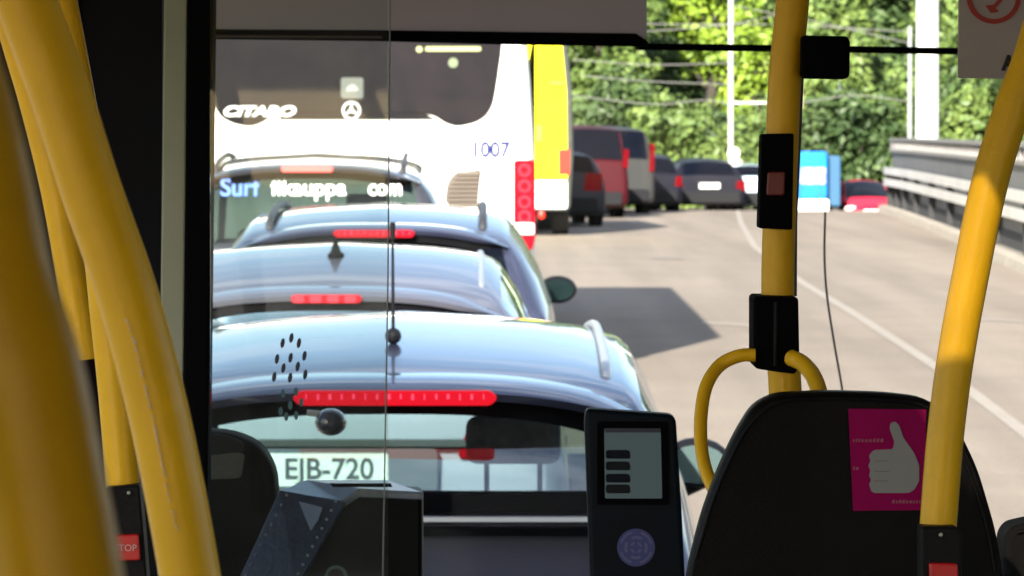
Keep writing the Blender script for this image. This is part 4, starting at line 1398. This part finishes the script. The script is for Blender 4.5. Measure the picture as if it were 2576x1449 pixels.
# right leaning pole
pE = pole('grab_pole', 'leaning yellow pole at the right that ends in a black holder', [(2680, -150), (2600, 130), (2548, 270), (2490, 460), (2440, 700), (2404, 900), (2378, 1100), (2360, 1322)], 5.05, .0195)
e = empty('stop_button', P(2370, 1400, 5.02), 'stop button box with a red key at the lower right edge', 'stop button', 'stop buttons on the poles')
unparented(MB().prism(sharp(pxpoly([(2318, 1800), (2314, 1322), (2404, 1322), (2418, 1340), (2416, 1800)], 5.02), .004, 3), 5.01, 5.06).build('housing', BLK, bevel=.003), e)
unparented(MB().prism(sharp(pxpoly([(2340, 1480), (2338, 1416), (2410, 1418), (2412, 1480)], 5.0), .003, 3), 5.0, 5.012).build('red_key', RED, bevel=.002), e)
unparented(MB().ell(tuple(P(2367, 1345, 5.005)), (.0022, .0022, .0022), 10, 8).build('screw', mat('screw'), ), e)

# seat back with the pink sticker
sb_ = empty('seat_back', (P(2130, 0, 5.4).x, 5.4, FZ), 'rounded black seat back carrying the pink thumbs up sticker', 'seat')
Y = 5.4
out = [(1700, 1900), (1728, 1449), (1765, 1300), (1805, 1190), (1850, 1092), (1895, 1020), (1950, 992), (2080, 986), (2230, 990), (2335, 1003), (2405, 1062), (2462, 1180), (2506, 1330), (2528, 1449), (2545, 1900)]
pts = sharp(pxpoly(out, Y), .02, 4)
rws = []
cxm, czm = P(2128, 1500, Y).x, P(0, 1500, Y).z
for dy, k in ((0, .975), (.004, .99), (.014, 1), (.05, 1), (.06, .985)):
    rws.append([(cxm + (x - cxm) * k, Y + dy, czm + (z - czm) * k) for x, z in pts + pts[:1]])
m = MB().grid(rws)
m.add(rws[0][:-1], [tuple(range(len(pts)))[::-1]])
m.add(rws[-1][:-1], [tuple(range(len(pts)))])
unparented(m.build('shell', mat('seat_shell', (.003, .003, .004), .45, spec=.1, var=.4, vscale=9, bump=.15, bscale=250), smooth=True), sb_)
rim = [P(u, v, Y - .002) for u, v in [(1752, 1400), (1790, 1270), (1830, 1170), (1875, 1085), (1920, 1035), (1965, 1012), (2080, 1004), (2230, 1008), (2320, 1020), (2385, 1075), (2440, 1190), (2484, 1330), (2504, 1440)]]
unparented(MB().tube(smooth_path(rim, 4), .0022, 8).build('piping', BLK, smooth=True), sb_)
sk = MB().prism(pxpoly([(2146, 1285), (2134, 1028), (2330, 1030), (2326, 1283)], Y - .003), Y - .004, Y - .001).build('sticker', mat('sticker_pink', (.32, .003, .1), .6, spec=.08, var=.08, vscale=20))
unparented(sk, sb_)
hand = [(2192, 1236), (2186, 1218), (2192, 1208), (2186, 1196), (2190, 1184), (2184, 1172), (2190, 1160), (2186, 1146), (2198, 1132), (2246, 1130), (2250, 1112), (2238, 1078), (2240, 1064), (2252, 1060), (2262, 1070),
        (2272, 1100), (2300, 1140), (2312, 1170), (2312, 1210), (2300, 1232), (2285, 1240), (2200, 1240)]
hd = MB().prism(sharp(pxpoly(hand, Y - .005)[::-1], .002, 3), Y - .006, Y - .004).build('thumb_picture', mat('hand_grey', (.27, .28, .29), .6))
unparented(hd, sb_)
m = MB()
for a, b, v in ((2200, 2236, 1160), (2200, 2238, 1186), (2200, 2236, 1210)):
    m.prism(pxpoly([(a, v + 1), (b, v + 1), (b, v - 1), (a, v - 1)], Y - .0065), Y - .0066, Y - .006)
unparented(m.build('finger_line', mat('finger_grey', (.17, .17, .18), .6)), sb_)
m = MB()
rnd = random.Random(2)
for (u0, u1, v) in ((2146, 2218, 1108), (2244, 2320, 1262), (2146, 2156, 1178)):
    u = u0
    while u < u1:
        wv = rnd.choice((4, 6, 7))
        m.prism(pxpoly([(u, v + 4), (u + wv, v + 4), (u + wv, v - 3 - rnd.choice((0, 3))), (u, v - 3)], Y - .005), Y - .0055, Y - .004)
        u += wv + 3
unparented(m.build('small_print', mat('pink_print', (.4, .07, .16), .6)), sb_)
s2 = empty('seat_back', (P(2640, 0, 5.9).x, 5.9, FZ), 'dark padded seat corner peeking in at the lower right edge', 'seat')
unparented(MB().prism(sharp(pxpoly([(2524, 1900), (2526, 1352), (2545, 1325), (2600, 1312), (2900, 1290), (2900, 1900)], 5.9), .012, 4), 5.9, 6.0).build('cushion', mat('cushion_grey', (.014, .015, .017), .8, spec=.1, var=.3, vscale=30), bevel=.012), s2)
unparented(MB().tube([P(2560, 1340, 5.9), P(2640, 1325, 5.9)], .003, 8).build('piping', BLK), s2)

# hanging sign, upper right
hg = empty('hanging_sign', P(2500, 198, 5.9), 'grey hanging notice board with red ring symbol and letter A', 'sign')
Y = 5.9
unparented(MB().prism(pxpoly([(2410, 196), (2414, -250), (2800, -250), (2800, 202)], Y), Y, Y + .006).build('board', mat('sign_grey', (.55, .51, .53), .6, var=.06, vscale=10), bevel=.001), hg)
q = P(2500, -8, Y)
m = MB().ring((q.x, Y - .002, q.z), rpx(112, Y), rpx(136, Y), .002, 40)
a, b = P(2492, 22, Y), P(2535, -20, Y)
m.prism(pxpoly([(2487, 26), (2494, 33), (2550, -32), (2540, -36)], Y), Y - .002, Y)
m.prism(pxpoly([(2478, 14), (2494, 33), (2512, 30), (2498, 12)], Y), Y - .0025, Y - .0005)
unparented(m.build('red_ring', mat('sign_red', (.5, .06, .05), .6)), hg)
unparented(text('A', .0245, mat('letter_black', (.01, .01, .01), .6), None, 'sign_lettering', (P(2537, 160, Y).x, Y - .002, P(2537, 160, Y).z), bold=.0012, xs=.9), hg)

# cord on the windscreen at the right
cd = smooth_path([P(2076, 532, 9.1), P(2074, 640, 9.1), P(2080, 740, 9.1), P(2098, 860, 9.1), P(2118, 975, 9.1), P(2145, 1150, 9.1)], 6)
tag(MB().tube(cd, .0022, 6).build('cord', mat('cord_grey', (.12, .11, .1), .5)), 'thin dark cord hanging in front of the road right of the pole', 'cord')
